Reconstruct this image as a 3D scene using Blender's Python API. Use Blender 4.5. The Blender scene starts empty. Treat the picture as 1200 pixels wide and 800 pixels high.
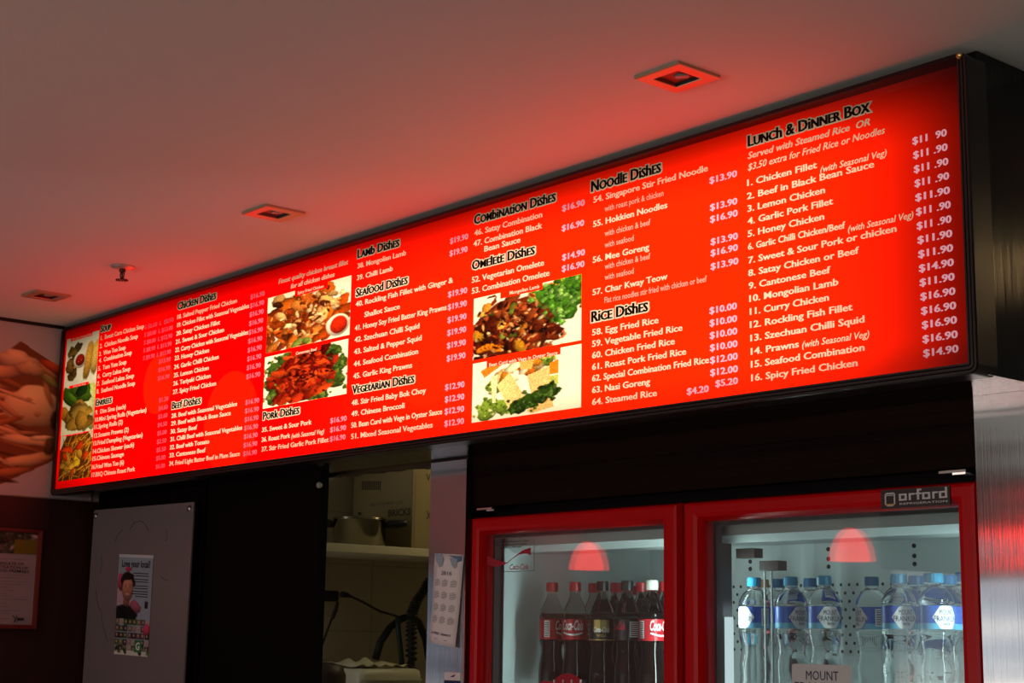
import bpy, math, random
import numpy as np
from mathutils import Vector, Matrix
PI = math.pi
scene = bpy.context.scene
col = scene.collection
rnd = random.Random(7)

# ------------------------------------------------------------------ camera, world, light, exposure
F_PX, YAW, PITCH, ROLL = 1877.6, -0.86183478, 0.18426084, 0.01574915
CAM = np.array([0.0, 0.0, 1.6])
_cy, _sy, _cp, _sp = math.cos(YAW), math.sin(YAW), math.cos(PITCH), math.sin(PITCH)
FWD = np.array([_sy*_cp, _cy*_cp, _sp])
_r = np.array([_cy, -_sy, 0.0]); _u = np.cross(_r, FWD)
RIGHT = math.cos(ROLL)*_r + math.sin(ROLL)*_u
UP = -math.sin(ROLL)*_r + math.cos(ROLL)*_u
cam_data = bpy.data.cameras.new('camera'); cam = bpy.data.objects.new('camera', cam_data)
col.objects.link(cam); scene.camera = cam
cam_data.sensor_width = 36.0; cam_data.lens = 36.0*F_PX/1200.0
cam_data.clip_start = 0.05
m = Matrix.Identity(4)
for i in range(3):
    m[i][0], m[i][1], m[i][2], m[i][3] = RIGHT[i], UP[i], -FWD[i], CAM[i]
cam.matrix_world = m

vs = scene.view_settings
vs.view_transform = 'Standard'; vs.look = 'None'; vs.gamma = 1.0
vs.use_curve_mapping = False
vs.exposure = 0.0
scene.display_settings.display_device = 'sRGB'
try:
    scene.cycles.transparent_max_bounces = 32
    scene.cycles.max_bounces = 14
    scene.cycles.transmission_bounces = 14
    scene.cycles.sample_clamp_indirect = 4.0
except Exception:
    pass

world = bpy.data.worlds.new('world'); scene.world = world; world.use_nodes = True
_wn = world.node_tree; _bg = _wn.nodes['Background']
# overcast sky above the horizon, bright pale paving below it
_tc = _wn.nodes.new('ShaderNodeTexCoord'); _sx = _wn.nodes.new('ShaderNodeSeparateXYZ'); _mr = _wn.nodes.new('ShaderNodeMapRange'); _mx = _wn.nodes.new('ShaderNodeMix')
_wn.links.new(_tc.outputs['Generated'], _sx.inputs[0]); _wn.links.new(_sx.outputs['Z'], _mr.inputs['Value'])
_mr.inputs['From Min'].default_value = -0.04; _mr.inputs['From Max'].default_value = 0.0
_mx.data_type = 'RGBA'; _mx.inputs['A'].default_value = (2.75, 2.45, 2.15, 1); _mx.inputs['B'].default_value = (0.76, 0.86, 0.94, 1)
_wn.links.new(_mr.outputs['Result'], _mx.inputs['Factor']); _wn.links.new(_mx.outputs['Result'], _bg.inputs['Color'])
_bg.inputs['Strength'].default_value = 1.0

# the shop window behind the camera: portal so that daylight is sampled well
WIN = dict(x0=-5.0, x1=0.85, z0=0.25, z1=2.15, y=-4.8)
def area(name, loc, rot, sx, sy, energy, color=(1, 1, 1), portal=False):
    l = bpy.data.lights.new(name, 'AREA'); l.shape = 'RECTANGLE'; l.size = sx; l.size_y = sy
    l.energy = energy; l.color = color
    o = bpy.data.objects.new(name, l); o.location = loc; o.rotation_euler = rot; col.objects.link(o)
    if portal: l.cycles.is_portal = True
    return o
area('daylight_portal', ((WIN['x0']+WIN['x1'])/2, WIN['y']+0.02, (WIN['z0']+WIN['z1'])/2), (PI/2, 0, 0),
     WIN['x1']-WIN['x0'], WIN['z1']-WIN['z0'], 1.0, portal=True)
WIN2 = dict(y0=-4.6, y1=-2.0, z0=0.25, z1=2.02, x=-5.43)      # glazed side of the shop, left of the camera
area('side_daylight_portal', (WIN2['x']+0.02, (WIN2['y0']+WIN2['y1'])/2, (WIN2['z0']+WIN2['z1'])/2), (PI/2, 0, -PI/2),
     WIN2['y1']-WIN2['y0'], WIN2['z1']-WIN2['z0'], 1.0, portal=True)

# ------------------------------------------------------------------ helpers
def ray(px, py):
    return (px-600.0)/F_PX*RIGHT - (py-400.0)/F_PX*UP + FWD
def atY(px, py, Y): d = ray(px, py); return CAM + d*((Y-CAM[1])/d[1])
def atX(px, py, X): d = ray(px, py); return CAM + d*((X-CAM[0])/d[0])
def atZ(px, py, Z): d = ray(px, py); return CAM + d*((Z-CAM[2])/d[2])

def lin(c):
    c = c/255.0
    return c/12.92 if c <= 0.04045 else ((c+0.055)/1.055)**2.4
def srgb(r, g, b): return (lin(r), lin(g), lin(b), 1.0)

MATS = {}
def mat(name, color=(0.8, 0.8, 0.8, 1), rough=0.5, metal=0.0, spec=0.5, coat=0.0, noise=0.0, nscale=(8, 8, 8), bump=0.0, bscale=(40, 40, 40), trans=0.0, ior=1.45, rot=None):
    if len(color) == 3: color = (*color, 1)
    mt = bpy.data.materials.new(name); mt.use_nodes = True; MATS[name] = mt
    nt = mt.node_tree; b = nt.nodes['Principled BSDF']
    b.inputs['Base Color'].default_value = color; b.inputs['Roughness'].default_value = rough
    b.inputs['Metallic'].default_value = metal; b.inputs['Specular IOR Level'].default_value = spec
    b.inputs['Coat Weight'].default_value = coat; b.inputs['Coat Roughness'].default_value = 0.08
    b.inputs['Transmission Weight'].default_value = trans; b.inputs['IOR'].default_value = ior
    if noise or bump:
        tc = nt.nodes.new('ShaderNodeTexCoord')
    if noise:
        mp = nt.nodes.new('ShaderNodeMapping'); mp.inputs['Scale'].default_value = nscale
        nt.links.new(tc.outputs['Object'], mp.inputs['Vector'])
        n = nt.nodes.new('ShaderNodeTexNoise'); n.inputs['Scale'].default_value = 1.0; n.inputs['Detail'].default_value = 5
        nt.links.new(mp.outputs['Vector'], n.inputs['Vector'])
        mx = nt.nodes.new('ShaderNodeMix'); mx.data_type = 'RGBA'
        mx.inputs['A'].default_value = (*[max(0, c*(1-noise)) for c in color[:3]], 1)
        mx.inputs['B'].default_value = (*[min(1, c*(1+noise)) for c in color[:3]], 1)
        nt.links.new(n.outputs['Fac'], mx.inputs['Factor']); nt.links.new(mx.outputs['Result'], b.inputs['Base Color'])
    if bump:
        mp2 = nt.nodes.new('ShaderNodeMapping'); mp2.inputs['Scale'].default_value = bscale
        nt.links.new(tc.outputs['Object'], mp2.inputs['Vector'])
        n2 = nt.nodes.new('ShaderNodeTexNoise'); n2.inputs['Scale'].default_value = 1.0; n2.inputs['Detail'].default_value = 3
        nt.links.new(mp2.outputs['Vector'], n2.inputs['Vector'])
        bp = nt.nodes.new('ShaderNodeBump'); bp.inputs['Strength'].default_value = bump; bp.inputs['Distance'].default_value = 0.01
        nt.links.new(n2.outputs['Fac'], bp.inputs['Height']); nt.links.new(bp.outputs['Normal'], b.inputs['Normal'])
    return mt

def emis(name, color, strength=1.0):
    mt = bpy.data.materials.new(name); mt.use_nodes = True; MATS[name] = mt
    nt = mt.node_tree; nt.nodes.clear()
    o = nt.nodes.new('ShaderNodeOutputMaterial'); e = nt.nodes.new('ShaderNodeEmission')
    e.inputs['Color'].default_value = (*color[:3], 1); e.inputs['Strength'].default_value = strength
    nt.links.new(e.outputs[0], o.inputs[0])
    return mt

class MB:
    """collects shapes for ONE mesh object"""
    def __init__(s): s.v = []; s.f = []; s.m = []; s.sm = []; s.col = None
    def add(s, vs_, fs_, mi=0, smooth=False):
        o = len(s.v); s.v += [tuple(map(float, p)) for p in vs_]
        for f in fs_: s.f.append([i+o for i in f]); s.m.append(mi); s.sm.append(smooth)
        return s
    def box(s, a, b, mi=0, bev=0.0):
        x0, y0, z0 = a; x1, y1, z1 = b
        if bev <= 0:
            return s.add([(x0,y0,z0),(x1,y0,z0),(x1,y1,z0),(x0,y1,z0),(x0,y0,z1),(x1,y0,z1),(x1,y1,z1),(x0,y1,z1)],
                  [(0,3,2,1),(4,5,6,7),(0,1,5,4),(1,2,6,5),(2,3,7,6),(3,0,4,7)], mi)
        e = bev
        P = []; 
        for z, i in ((z0, e), (z0+e, 0), (z1-e, 0), (z1, e)):
            j = e if i == 0 else e*1.0
            P.append([(x0+i+(0 if i else e)*0+ (e if i==0 else 0), y0+i, z), (x1-i-(e if i==0 else 0), y0+i, z),
                      (x1-i, y0+i+(e if i==0 else 0), z), (x1-i, y1-i-(e if i==0 else 0), z),
                      (x1-i-(e if i==0 else 0), y1-i, z), (x0+i+(e if i==0 else 0), y1-i, z),
                      (x0+i, y1-i-(e if i==0 else 0), z), (x0+i, y0+i+(e if i==0 else 0), z)])
        return s.loops(P, mi, cap=True)
    def loops(s, P, mi=0, cap=False, smooth=False, close=True):
        n = len(P[0]); V = [p for L in P for p in L]; Fs = []
        for k in range(len(P)-1):
            for i in range(n if close else n-1):
                j = (i+1) % n
                Fs.append((k*n+i, k*n+j, (k+1)*n+j, (k+1)*n+i))
        if cap:
            Fs.append(tuple(reversed(range(n)))); Fs.append(tuple(range((len(P)-1)*n, len(P)*n)))
        return s.add(V, Fs, mi, smooth)
    def lathe(s, prof, c=(0,0,0), seg=28, mi=0, smooth=True, cap=True, axis='z'):
        P = []
        for r, z in prof:
            L = []
            for k in range(seg):
                a = 2*PI*k/seg; p = (r*math.cos(a), r*math.sin(a), z)
                if axis == 'y': p = (p[0], p[2], p[1])
                if axis == 'x': p = (p[2], p[0], p[1])
                L.append((c[0]+p[0], c[1]+p[1], c[2]+p[2]))
            P.append(L)
        return s.loops(P, mi, cap=cap, smooth=smooth)
    def tube(s, pts, r, seg=10, mi=0, cap=True):
        pts = [Vector(p) for p in pts]; P = []
        rs = r if isinstance(r, (list, tuple)) else [r]*len(pts)
        prev = None
        for i, p in enumerate(pts):
            t = (pts[min(i+1, len(pts)-1)] - pts[max(i-1, 0)]).normalized()
            if prev is None:
                a = Vector((0,0,1)) if abs(t.z) < 0.9 else Vector((1,0,0))
                n = t.cross(a).normalized()
            else:
                n = (prev - t*prev.dot(t)).normalized()
            prev = n; b = t.cross(n)
            P.append([tuple(p + (n*math.cos(2*PI*k/seg)+b*math.sin(2*PI*k/seg))*rs[i]) for k in range(seg)])
        return s.loops(P, mi, cap=cap, smooth=True)
    def quad(s, a, b, c, d, mi=0): return s.add([a,b,c,d], [(0,1,2,3)], mi)
    def build(s, name, mats, parent=None, bevel=0.0):
        me = bpy.data.meshes.new(name); me.from_pydata(s.v, [], s.f)
        if not isinstance(mats, (list, tuple)): mats = [mats]
        for q in mats: me.materials.append(q)
        me.polygons.foreach_set('material_index', s.m); me.polygons.foreach_set('use_smooth', s.sm)
        if s.col is not None:
            at = me.color_attributes.new('print', 'FLOAT_COLOR', 'POINT')
            at.data.foreach_set('color', np.asarray(s.col, dtype=np.float32).ravel())
        me.update()
        o = bpy.data.objects.new(name, me); col.objects.link(o)
        if parent is not None: o.parent = parent
        if bevel:
            md = o.modifiers.new('soft_edges', 'BEVEL'); md.width = bevel; md.segments = 2; md.limit_method = 'ANGLE'
        return o

def fix_normals(o):
    import bmesh
    bm = bmesh.new(); bm.from_mesh(o.data); bmesh.ops.recalc_face_normals(bm, faces=bm.faces); bm.to_mesh(o.data); bm.free()
    return o
def tag(o, label, cat, group=None, kind=None):
    o['label'] = label; o['category'] = cat
    if group: o['group'] = group
    if kind: o['kind'] = kind
    return o
def thing(name, label, cat, loc=(0, 0, 0), group=None):
    o = bpy.data.objects.new(name, None); o.empty_display_size = 0.05; o.location = loc; col.objects.link(o)
    return tag(o, label, cat, group)
def struct(name, mb, mats):
    o = mb.build(name, mats); o['kind'] = 'structure'; return o

def rrect(x0, x1, z0, z1, y, r=0.0, n=5):
    if r <= 1e-6: return [(x0,y,z0),(x1,y,z0),(x1,y,z1),(x0,y,z1)]
    P = []
    for cx, cz, a0 in ((x1-r, z0+r, -PI/2), (x1-r, z1-r, 0), (x0+r, z1-r, PI/2), (x0+r, z0+r, PI)):
        for k in range(n+1):
            a = a0 + PI/2*k/n; P.append((cx+r*math.cos(a), y, cz+r*math.sin(a)))
    return P
def frame(mb, x0, x1, z0, z1, wL, wR, wB, wT, prof, y, r=0.0, mi=0):
    """mitred frame facing -Y; prof = [(t across the width 0..1, depth behind y)]"""
    L = []
    for t, d in prof:
        L.append(rrect(x0+wL*t, x1-wR*t, z0+wB*t, z1-wT*t, y+d, max(r*(1-t), 1e-4) if r else 0))
    return mb.loops(L, mi)

# ---- lettering: the font's own glyphs turned into mesh
_fc = bpy.data.curves.new('lettering', 'FONT'); _fo = bpy.data.objects.new('lettering', _fc); col.objects.link(_fo)
_fc.fill_mode = 'FRONT'; _fc.resolution_u = 2; _fc.size = 1.0; _fc.small_caps_scale = 0.8
def text_geo(body, off=0.0, shear=0.0, caps=None):
    _fc.body = body; _fc.offset = off; _fc.shear = shear
    for i in range(len(body)):
        try: _fc.body_format[i].use_small_caps = bool(caps and caps[i] == '1')
        except Exception: break
    bpy.context.view_layer.update()
    dg = bpy.context.evaluated_depsgraph_get(); ev = _fo.evaluated_get(dg); me = ev.to_mesh()
    v = np.zeros(len(me.vertices)*3); me.vertices.foreach_get('co', v); v = v.reshape(-1, 3)[:, :2].copy()
    f = [list(p.vertices) for p in me.polygons]; ev.to_mesh_clear()
    return v, f
CAPH = float(np.max(text_geo('H')[0][:, 1]))
def put_text(mb, body, x0, x1, z, cap, y, mi=0, off=0.0, shear=0.0, caps=None, ref=None, to=None, fat=0.0):
    """text from x0 to x1 with its baseline at z on a plane facing -Y (or through the map to(u, v))"""
    v, f = text_geo(body, off, shear, caps)
    if len(v) == 0: return
    rv = v if ref is None else ref
    a, b = rv[:, 0].min(), rv[:, 0].max()
    sx = (x1-x0)/max(1e-6, b-a); sz = cap/CAPH
    X = x0 + (v[:, 0]-a)*sx; Z = z + v[:, 1]*sz
    if to: P = [to(p, q) for p, q in zip(X, Z)]
    else: P = [(p, y, q) for p, q in zip(X, Z)]
    mb.add(P, f, mi)
    if fat and not to:
        for d in (-fat, -fat*.5, fat*.5, fat): mb.add([(p+d*sx, y+.00003, q) for p, q in zip(X, Z)], f, mi)
    return rv

# ---- flat printed pictures: a fine grid whose vertices carry the print colours
class Pic:
    def __init__(s, w, h, bg, seed=1, asp=None):
        s.w, s.h = w, h; s.rg = np.random.RandomState(seed)
        s.a = np.ones((h, w, 3))*np.array(bg, float)/255.0
        yy, xx = np.mgrid[0:h, 0:w]; s.x = (xx+0.5)/w; s.y = (yy+0.5)/h; s.asp = asp or w/h
    def noise(s, amt, n=12):
        g = s.rg.rand(n+2, n+2); X = s.x*n; Y = s.y*n; i = X.astype(int); j = Y.astype(int); fx = (X-i)[..., None]; fy = (Y-j)[..., None]
        i = np.clip(i, 0, n); j = np.clip(j, 0, n)
        q = (g[j, i][..., None]*(1-fx)+g[j, i+1][..., None]*fx)*(1-fy)+(g[j+1, i][..., None]*(1-fx)+g[j+1, i+1][..., None]*fx)*fy
        s.a *= 1-amt/2+amt*q
    def blob(s, cx, cy, rx, ry, ang, c, edge=0.38, hi=0.28, rag=0.07, p=2.0):
        X = (s.x-cx)*s.asp; Y = s.y-cy; ca, sa = math.cos(ang), math.sin(ang)
        u = (X*ca+Y*sa)/(rx*s.asp if False else rx); v = (-X*sa+Y*ca)/ry
        th = np.arctan2(v, u); ph = s.rg.rand(3)*6.28
        rr = 1+rag*(np.sin(3*th+ph[0])+0.7*np.sin(5*th+ph[1])+0.5*np.sin(9*th+ph[2]))
        d = (np.abs(u)**p+np.abs(v)**p)**(1/p)/rr
        mk = np.clip((1-d)*min(rx, ry)*s.h/1.2, 0, 1)[..., None]
        tone = np.clip(1+hi*(-v-0.3*u)-(edge*np.clip(d, 0, 1)**3), 0.1, 1.6)[..., None]
        cc = np.clip(np.array(c, float)/255.0*tone, 0, 1)
        s.a = s.a*(1-mk)+cc*mk
    def poly(s, pts, c, tone=0.0):
        mk = np.ones_like(s.x, bool); n = len(pts)
        for i in range(n):
            x0, y0 = pts[i]; x1, y1 = pts[(i+1) % n]
            mk &= ((x1-x0)*(s.y-y0)-(y1-y0)*(s.x-x0)) >= 0
        cc = np.array(c, float)/255.0
        t = 1+tone*(s.x-0.5)
        s.a[mk] = np.clip(cc*t[mk][:, None], 0, 1)
    def heap(s, n, cx, cy, sx, sy, r0, r1, cols, el=(1, 2.2), **k):
        for _ in range(n):
            a, b = s.rg.normal(0, 0.5, 2); r = s.rg.uniform(r0, r1)
            c = np.array(cols[s.rg.randint(len(cols))])*s.rg.uniform(0.75, 1.15)
            s.blob(cx+np.clip(a, -1, 1)*sx, cy+np.clip(b, -1, 1)*sy, r*s.rg.uniform(*el), r, s.rg.uniform(0, PI), np.clip(c, 0, 255), **k)
    def sparkle(s, n, cx, cy, sx, sy, c=(255, 235, 200), r=0.008):
        for _ in range(n):
            s.blob(cx+s.rg.uniform(-sx, sx), cy+s.rg.uniform(-sy, sy), r*s.rg.uniform(.6, 1.6), r*s.rg.uniform(.6, 1.6), 0, c, edge=0.1, hi=0)
    def grain(s, amt):
        k = (s.a.max(2)-s.a.min(2) > .28)[..., None]
        s.a = np.where(k, np.clip(s.a*(1+amt*s.rg.randn(s.h, s.w, 1)), 0, 1), s.a)
    def mesh(s, corner):
        """corner(u, v) -> world point, v = 0 at the top"""
        mb = MB(); h, w = s.h, s.w
        for j in range(h):
            for i in range(w): mb.v.append(tuple(map(float, corner(i/(w-1), j/(h-1)))))
        for j in range(h-1):
            for i in range(w-1):
                k = j*w+i; mb.f.append([k, k+w, k+w+1, k+1]); mb.m.append(0); mb.sm.append(False)
        L = np.where(s.a <= 0.04045, s.a/12.92, ((np.clip(s.a, 0, 1)+0.055)/1.055)**2.4)
        mb.col = np.concatenate([L, np.ones((h, w, 1))], 2).reshape(-1, 4)
        return mb
def print_mat(name, rough=0.5, emit=None):
    mt = mat(name, rough=rough, spec=0.3); nt = mt.node_tree
    a = nt.nodes.new('ShaderNodeAttribute'); a.attribute_name = 'print'
    nt.links.new(a.outputs['Color'], nt.nodes['Principled BSDF'].inputs['Base Color'])
    return mt

# ------------------------------------------------------------------ materials
M = {}
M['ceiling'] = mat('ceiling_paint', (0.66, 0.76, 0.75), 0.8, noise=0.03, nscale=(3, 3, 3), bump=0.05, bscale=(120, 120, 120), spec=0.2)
M['white_wall'] = mat('white_paint', (0.42, 0.38, 0.40), 0.6)
M['wood_red'] = mat('dark_red_wood', (0.030, 0.007, 0.006), 0.5, noise=0.6, nscale=(2, 14, 1.2), bump=0.08, bscale=(4, 60, 2))
M['black_panel'] = mat('black_laminate', (0.004, 0.002, 0.002), 0.5, spec=0.06)
M['timber'] = mat('dark_timber', (0.010, 0.003, 0.0025), 0.6, noise=0.75, nscale=(1.2, 6, 38), bump=0.25, bscale=(2, 10, 70), spec=0.08)
M['floor'] = mat('floor_tile', (0.46, 0.40, 0.34), 0.45, noise=0.2)
M['plaster'] = mat('plaster', (0.30, 0.28, 0.27), 0.7)
M['black'] = mat('black_plastic', (0.008, 0.007, 0.008), 0.35)
M['black_gloss'] = mat('black_gloss', (0.006, 0.005, 0.005), 0.09, bump=0.10, bscale=(60, 200, 1.2), spec=0.35)
M['black_alu'] = mat('black_aluminium', (0.012, 0.009, 0.010), 0.28, spec=0.6)
M['red_enamel'] = mat('red_enamel', (0.55, 0.0008, 0.004), 0.30, spec=0.2)
M['chrome'] = mat('bright_metal', (0.75, 0.74, 0.72), 0.18, metal=1.0)
M['grey_metal'] = mat('grey_metal', (0.55, 0.54, 0.53), 0.4, metal=1.0)
M['dark_metal'] = mat('dark_metal', (0.10, 0.06, 0.05), 0.4, metal=0.8)
M['paper'] = mat('paper', (0.86, 0.82, 0.84), 0.6, spec=0.3)
M['old_paper'] = mat('certificate_paper', (0.36, 0.32, 0.34), 0.6, spec=0.2)
M['ink'] = mat('ink', (0.02, 0.02, 0.025), 0.6)
M['ink_grey'] = mat('ink_grey', (0.22, 0.22, 0.24), 0.6)
M['board'] = mat('whiteboard_face', (0.20, 0.175, 0.18), 0.12, spec=0.35)
M['marker'] = mat('marker_smear', (0.10, 0.09, 0.10), 0.6)
M['red_frame'] = mat('red_brown_frame', (0.16, 0.02, 0.014), 0.3)
M['cream'] = mat('cream_laminate', (0.55, 0.50, 0.36), 0.5)
M['tile'] = mat('kitchen_tile', (0.42, 0.36, 0.24), 0.35)
M['carton'] = mat('carton', (0.25, 0.19, 0.085), 0.75, noise=0.08)
M['carton_ink'] = mat('carton_ink', (0.06, 0.04, 0.03), 0.8)
M['pot'] = mat('pot_steel', (0.30, 0.27, 0.19), 0.14, metal=1.0, bump=0.05, bscale=(4, 4, 60))
M['rubber'] = mat('rubber', (0.012, 0.011, 0.010), 0.55)
M['rubber_green'] = mat('green_hose', (0.012, 0.035, 0.022), 0.4)
M['plug'] = mat('dark_brown_plastic', (0.03, 0.015, 0.012), 0.5)
M['cloth'] = mat('pale_cloth', (0.50, 0.46, 0.33), 0.85)
M['tub'] = mat('pale_plastic', (0.50, 0.47, 0.36), 0.4)
M['liner'] = mat('fridge_liner', (0.62, 0.70, 0.70), 0.4)
M['liner_grey'] = mat('fridge_header', (0.52, 0.58, 0.58), 0.35)
M['gasket'] = mat('gasket', (0.02, 0.02, 0.022), 0.6)
M['bracket'] = mat('bracket_brown', (0.05, 0.035, 0.032), 0.5)
M['silver_print'] = mat('silver_print', (0.62, 0.63, 0.65), 0.5)
M['escut'] = mat('rail_grey', (0.22, 0.25, 0.25), 0.4)
M['cab_black'] = mat('cabinet_black', (0.003, 0.0025, 0.003), 0.6, spec=0.1)
M['cap_red'] = mat('cap_red', (0.42, 0.015, 0.02), 0.35)
M['cap_white'] = mat('cap_white', (0.75, 0.74, 0.66), 0.4)
M['cap_dark'] = mat('cap_black', (0.02, 0.015, 0.015), 0.4)
M['cap_blue'] = mat('cap_blue', (0.02, 0.25, 0.46), 0.35)
M['cap_deep'] = mat('cap_deep_blue', (0.015, 0.13, 0.30), 0.35)
M['cap_orange'] = mat('cap_orange', (0.30, 0.14, 0.06), 0.4)
M['label_red'] = mat('label_red', (0.45, 0.012, 0.02), 0.35)
M['label_white'] = mat('label_white', (0.78, 0.78, 0.80), 0.4)
M['label_black'] = mat('label_black', (0.012, 0.011, 0.012), 0.3)
M['label_gold'] = mat('label_gold', (0.60, 0.42, 0.12), 0.35, metal=0.5)
M['label_blue'] = mat('label_blue', (0.02, 0.10, 0.50), 0.35)
M['label_sky'] = mat('label_sky', (0.10, 0.40, 0.62), 0.35)
M['navy'] = mat('navy_ink', (0.01, 0.02, 0.10), 0.5)
M['cola'] = mat('cola', (0.006, 0.0025, 0.002), 0.06, spec=0.4)
M['cola_clear'] = mat('cola_bottle_neck', (0.70, 0.70, 0.66), 0.05, trans=1.0, ior=1.25)
M['water'] = mat('water_bottle', (0.93, 0.97, 0.98), 0.03, trans=1.0, ior=1.3)
M['sticker'] = mat('sticker_grey', (0.62, 0.66, 0.68), 0.4)
M['decal_red'] = mat('decal_red', (0.40, 0.01, 0.03), 0.4)
M['green_print'] = mat('green_print', (0.03, 0.22, 0.06), 0.5)
M['blue_print'] = mat('blue_print', (0.10, 0.22, 0.36), 0.5)
M['blue_pale'] = mat('pale_blue_print', (0.36, 0.45, 0.55), 0.5)
M['print'] = print_mat('printed_picture')
M['white_frame'] = mat('window_frame', (0.3, 0.3, 0.31), 0.4)

def brushed():
    mt = mat('brushed_steel', (0.58, 0.58, 0.60), 0.11, metal=1.0)
    nt = mt.node_tree; b = nt.nodes['Principled BSDF']
    tc = nt.nodes.new('ShaderNodeTexCoord')
    mp = nt.nodes.new('ShaderNodeMapping'); mp.inputs['Scale'].default_value = (420, 420, 2.2)
    n = nt.nodes.new('ShaderNodeTexNoise'); n.inputs['Scale'].default_value = 1.0; n.inputs['Detail'].default_value = 4
    mp2 = nt.nodes.new('ShaderNodeMapping'); mp2.inputs['Scale'].default_value = (1.5, 1.5, 7.0)
    n2 = nt.nodes.new('ShaderNodeTexNoise'); n2.inputs['Scale'].default_value = 1.0; n2.inputs['Detail'].default_value = 1
    bp = nt.nodes.new('ShaderNodeBump'); bp.inputs['Strength'].default_value = 0.16; bp.inputs['Distance'].default_value = 0.0010
    bp2 = nt.nodes.new('ShaderNodeBump'); bp2.inputs['Strength'].default_value = 0.12; bp2.inputs['Distance'].default_value = 0.02
    nt.links.new(tc.outputs['Object'], mp.inputs['Vector']); nt.links.new(mp.outputs['Vector'], n.inputs['Vector'])
    nt.links.new(tc.outputs['Object'], mp2.inputs['Vector']); nt.links.new(mp2.outputs['Vector'], n2.inputs['Vector'])
    nt.links.new(n.outputs['Fac'], bp.inputs['Height']); nt.links.new(n2.outputs['Fac'], bp2.inputs['Height'])
    nt.links.new(bp2.outputs['Normal'], bp.inputs['Normal']); nt.links.new(bp.outputs['Normal'], b.inputs['Normal'])
    return mt
M['steel'] = brushed()

def glass_pane():
    mt = bpy.data.materials.new('door_glass'); mt.use_nodes = True; nt = mt.node_tree; nt.nodes.clear()
    o = nt.nodes.new('ShaderNodeOutputMaterial'); t = nt.nodes.new('ShaderNodeBsdfTransparent'); g = nt.nodes.new('ShaderNodeBsdfGlossy')
    t.inputs['Color'].default_value = (0.95, 0.97, 0.97, 1); g.inputs['Roughness'].default_value = 0.0
    ge = nt.nodes.new('ShaderNodeNewGeometry'); dt = nt.nodes.new('ShaderNodeVectorMath'); dt.operation = 'DOT_PRODUCT'
    nt.links.new(ge.outputs['Incoming'], dt.inputs[0]); nt.links.new(ge.outputs['Normal'], dt.inputs[1])
    def mth(op, a, b=None):
        n = nt.nodes.new('ShaderNodeMath'); n.operation = op
        for i, q in enumerate((a, b)):
            if q is None: continue
            if isinstance(q, (int, float)): n.inputs[i].default_value = q
            else: nt.links.new(q, n.inputs[i])
        return n.outputs[0]
    fac = mth('MULTIPLY_ADD', mth('POWER', mth('SUBTRACT', 1.0, mth('ABSOLUTE', dt.outputs['Value'])), 5.0), 0.96)
    fac.node.inputs[2].default_value = 0.04
    mx = nt.nodes.new('ShaderNodeMixShader')
    nt.links.new(fac, mx.inputs[0]); nt.links.new(t.outputs[0], mx.inputs[1]); nt.links.new(g.outputs[0], mx.inputs[2])
    nt.links.new(mx.outputs[0], o.inputs[0]); return mt
M['glass'] = glass_pane()
def tinted():
    mt = bpy.data.materials.new('tinted_glass'); mt.use_nodes = True; nt = mt.node_tree; nt.nodes.clear()
    o = nt.nodes.new('ShaderNodeOutputMaterial'); t = nt.nodes.new('ShaderNodeBsdfTransparent'); t.inputs['Color'].default_value = (.40, .42, .46, 1)
    nt.links.new(t.outputs[0], o.inputs[0]); return mt
M['tinted'] = tinted()


# ------------------------------------------------------------------ the setting
XL, YC, ZC = -5.43, 2.68, 2.70          # left wall, counter wall (left end), ceiling
YW = 2.71                                # steel cladding / fridge front
XR, YB = 1.0, WIN['y']
struct('floor', MB().box((-6.3, YB-0.2, -0.1), (XR+0.2, 5.7, 0.0)), M['floor'])
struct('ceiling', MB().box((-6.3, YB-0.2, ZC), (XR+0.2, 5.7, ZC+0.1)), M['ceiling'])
zt = 2.070
DY0, DY1, DZ = 0.90, 1.50, 1.96
w = MB(); w.box((XL-0.1, DY1, 0), (XL, YC, ZC)); w.box((XL-0.1, WIN2['y1'], 0), (XL, DY0, ZC)); w.box((XL-0.1, DY0, DZ), (XL, DY1, ZC)); w.box((XL-0.1, YB-0.1, 0), (XL, WIN2['y0'], ZC))
w.box((XL-0.1, WIN2['y0'], 0), (XL, WIN2['y1'], WIN2['z0'])); w.box((XL-0.1, WIN2['y0'], WIN2['z1']), (XL, WIN2['y1'], ZC))
struct('wall_left', w, M['white_wall'])
w = MB()
for k in range(4):
    yy = WIN2['y0']+(WIN2['y1']-WIN2['y0'])*k/3; w.box((XL-0.08, yy-0.025, WIN2['z0']), (XL-0.03, yy+0.025, WIN2['z1']))
struct('window_2', w, M['white_frame'])
w = MB()
for a, b, c, d in ((DY0, DY0+.05, 0, DZ), (DY1-.05, DY1, 0, DZ), (DY0+.05, DY1-.05, 0, .25), (DY0+.05, DY1-.05, DZ-.06, DZ)): w.box((XL-.08, a, c), (XL-.03, b, d))
w.box((XL-.06, DY0+.05, .25), (XL-.055, DY1-.05, DZ-.06), 1)
struct('added_glazing', w, [M['white_frame'], M['tinted']])  # unseen glazed opening, added so the steel post reflects some daylight
struct('added_fascia', MB().box((XL, WIN2['y0']-.1, WIN2['z1']), (XL+.02, WIN2['y1']+.1, ZC-.001)), M['wood_red'])  # unseen dark board, added to darken what the steel wall reflects
struct('trim_1', MB().box((XL, YB, ZC-0.012), (XL+0.012, 2.499, ZC-0.0005)), M['black'])
struct('wall_left_panelling', MB().box((XL, DY1+.02, 0), (XL+0.012, YC-0.001, zt)), M['wood_red'])
struct('wall_right', MB().box((XR, YB-0.1, 0), (XR+0.1, YW, ZC)), M['wood_red'])
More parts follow.
